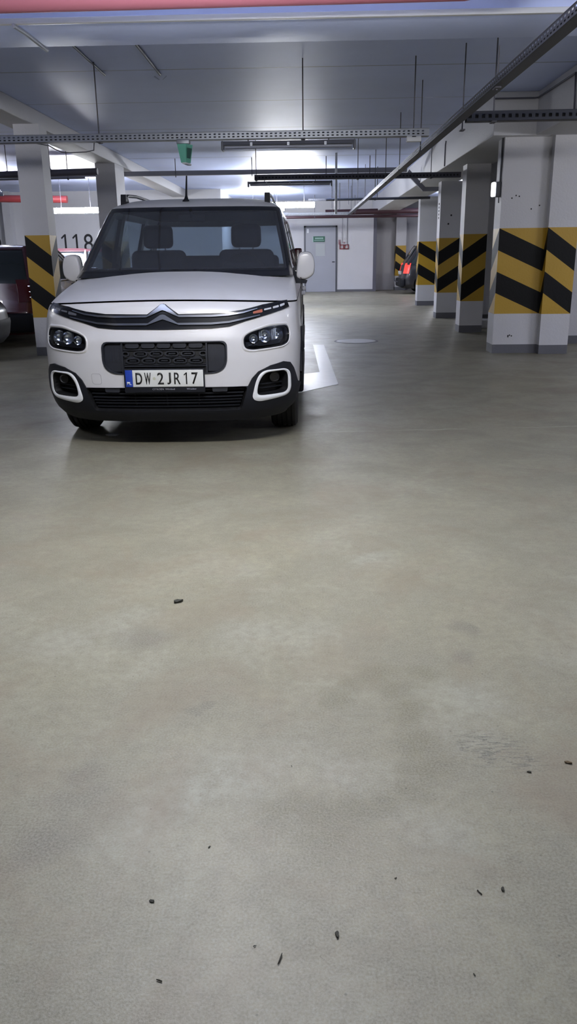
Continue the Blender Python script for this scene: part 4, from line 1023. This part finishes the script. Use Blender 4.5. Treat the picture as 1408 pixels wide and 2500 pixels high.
# bay numbers on the left back wall
for lab,x0,z0,dg in (('black stencilled bay number partly hidden by the van on the left back wall',-6.72,1.69,'118'),('black stencilled bay number at the left edge above the red car',-9.42,1.66,'119')):
    nb=thing('bay_number',lab,'number',(x0,24.397,z0))
    for k,ch in enumerate(dg): numeral_one('digit',.15,.50,.055,STEN,nb,(-.40+.33*k,0,0),.002) if ch=='1' else text('digit',ch,.17 if ch=='1' else .27,.50,STEN,nb,(-.34+.33*k,0,0),ext=.002)
wl=MB(); wl.box((-8.72,24.1,0),(-8.50,24.4,CZ)); o=struct('trim_3',wl,CONC)

# ------------------------------------------------------------------ floor marks
mk=MB().prism([(-.20,8.90),(.118,9.15),(.06,12.08),(.222,12.06),(.30,8.25),(-.20,7.60)],.003,plane='xy',y=.0005).build('bay_marking',ROADW); tag(mk,'white painted corner marking on the floor right of the van','road marking')
mh=thing('manhole_cover','pale round manhole cover in the floor beyond the white corner marking','manhole cover',(.725,12.55,0))
MB().lathe([(0.004,0.0001),(.005,.30),(.001,.305)],(0,0,0),axis='z',n=48).build('cover_plate',MANH,mh)
MB().lathe([(.001,.305),(.003,.31),(.003,.335),(.0005,.34)],(0,0,0),axis='z',n=48).build('cover_rim',CONCB,mh)
deb=[(-.51,2.82,.055,0),(.05,1.24,.022,1),(.40,1.36,.018,1),(-.06,1.18,.028,3),(-.23,1.48,.009,1),(.67,1.80,.022,2),(.56,1.76,.016,1),(-.05,1.78,.012,3),(-.33,1.32,.016,1),(.35,1.35,.02,3),(-.11,1.21,.009,3),(-.28,1.13,.016,3),(.18,1.39,.007,1),(.30,1.15,.008,1)]
for i,(x,y,s_,k) in enumerate(deb):
    bm=bmesh.new(); n=9
    ang=random.uniform(0,PI); vs=[]
    for j in range(n):
        a=2*PI*j/n; r=s_*random.uniform(.22,.40); px,py=r*math.cos(a)*1.25,r*math.sin(a)*(.55 if k!=3 else .16)
        vs.append((px*math.cos(ang)-py*math.sin(ang),px*math.sin(ang)+py*math.cos(ang),random.uniform(.0005,.002)))
    m=MB(); top=[(a,b,c+.18*s_*random.uniform(.5,1)) for a,b,c in vs]; m.add(vs+top,[tuple(reversed(range(n))),tuple(range(n,2*n))]+[(j,(j+1)%n,n+(j+1)%n,n+j) for j in range(n)])
    o=m.build('debris_scrap',LEAFB if k==2 else LEAFM); o.location=(x,y,0)
    tag(o,'small dark scrap of dry debris lying on the bare concrete floor','debris','debris scraps on the floor'); bm.free()
COL.objects['debris_scrap']['label']='largest dark debris scrap, on the floor between camera and van'; del COL.objects['debris_scrap']['group']
for o in COL.objects:
    if o.name.startswith('debris_scrap') and abs(o.location.x-.67)<.001: o['label']='brown dry leaf scrap at the right edge of the floor'; del o['group']
m=MB().lathe([(.0,.001),(.004,.035),(.012,.045),(.018,.03),(.02,.001)],(0,0,0),axis='z',n=14); m.v=[(x*1.2,y*.8,z) for x,y,z in m.v]
o=m.build('crumpled_paper',PAPER); o.location=(-1.47,5.83,0.001); tag(o,'small crumpled white paper on the floor under the van front','litter')

# ------------------------------------------------------------------ camera, world, view
p,r,y=R(17.8),R(.75),R(1.6)
fwd=Vector((-math.sin(y)*math.cos(p),math.cos(y)*math.cos(p),-math.sin(p))); right=Vector((math.cos(y),math.sin(y),0)); up=right.cross(fwd)
Rr=right*math.cos(r)-up*math.sin(r); U=up*math.cos(r)+right*math.sin(r)
cam=bpy.data.cameras.new('camera'); co=bpy.data.objects.new('camera',cam); COL.objects.link(co)
M=Matrix((Rr,U,-fwd)).transposed().to_4x4(); M.translation=Vector((0,0,1.27)); co.matrix_world=M
cam.sensor_fit='VERTICAL'; cam.sensor_height=36; cam.lens=1950/2500*36; cam.clip_end=100; cam.clip_start=.02
sc.camera=co
w=bpy.data.worlds.new('world'); sc.world=w; w.use_nodes=True; w.node_tree.nodes['Background'].inputs[0].default_value=(.5,.55,.7,1); w.node_tree.nodes['Background'].inputs[1].default_value=.02
sc.view_settings.view_transform='Standard'; sc.view_settings.look='None'; sc.view_settings.gamma=1; sc.view_settings.use_curve_mapping=False
sc.view_settings.exposure=2.65
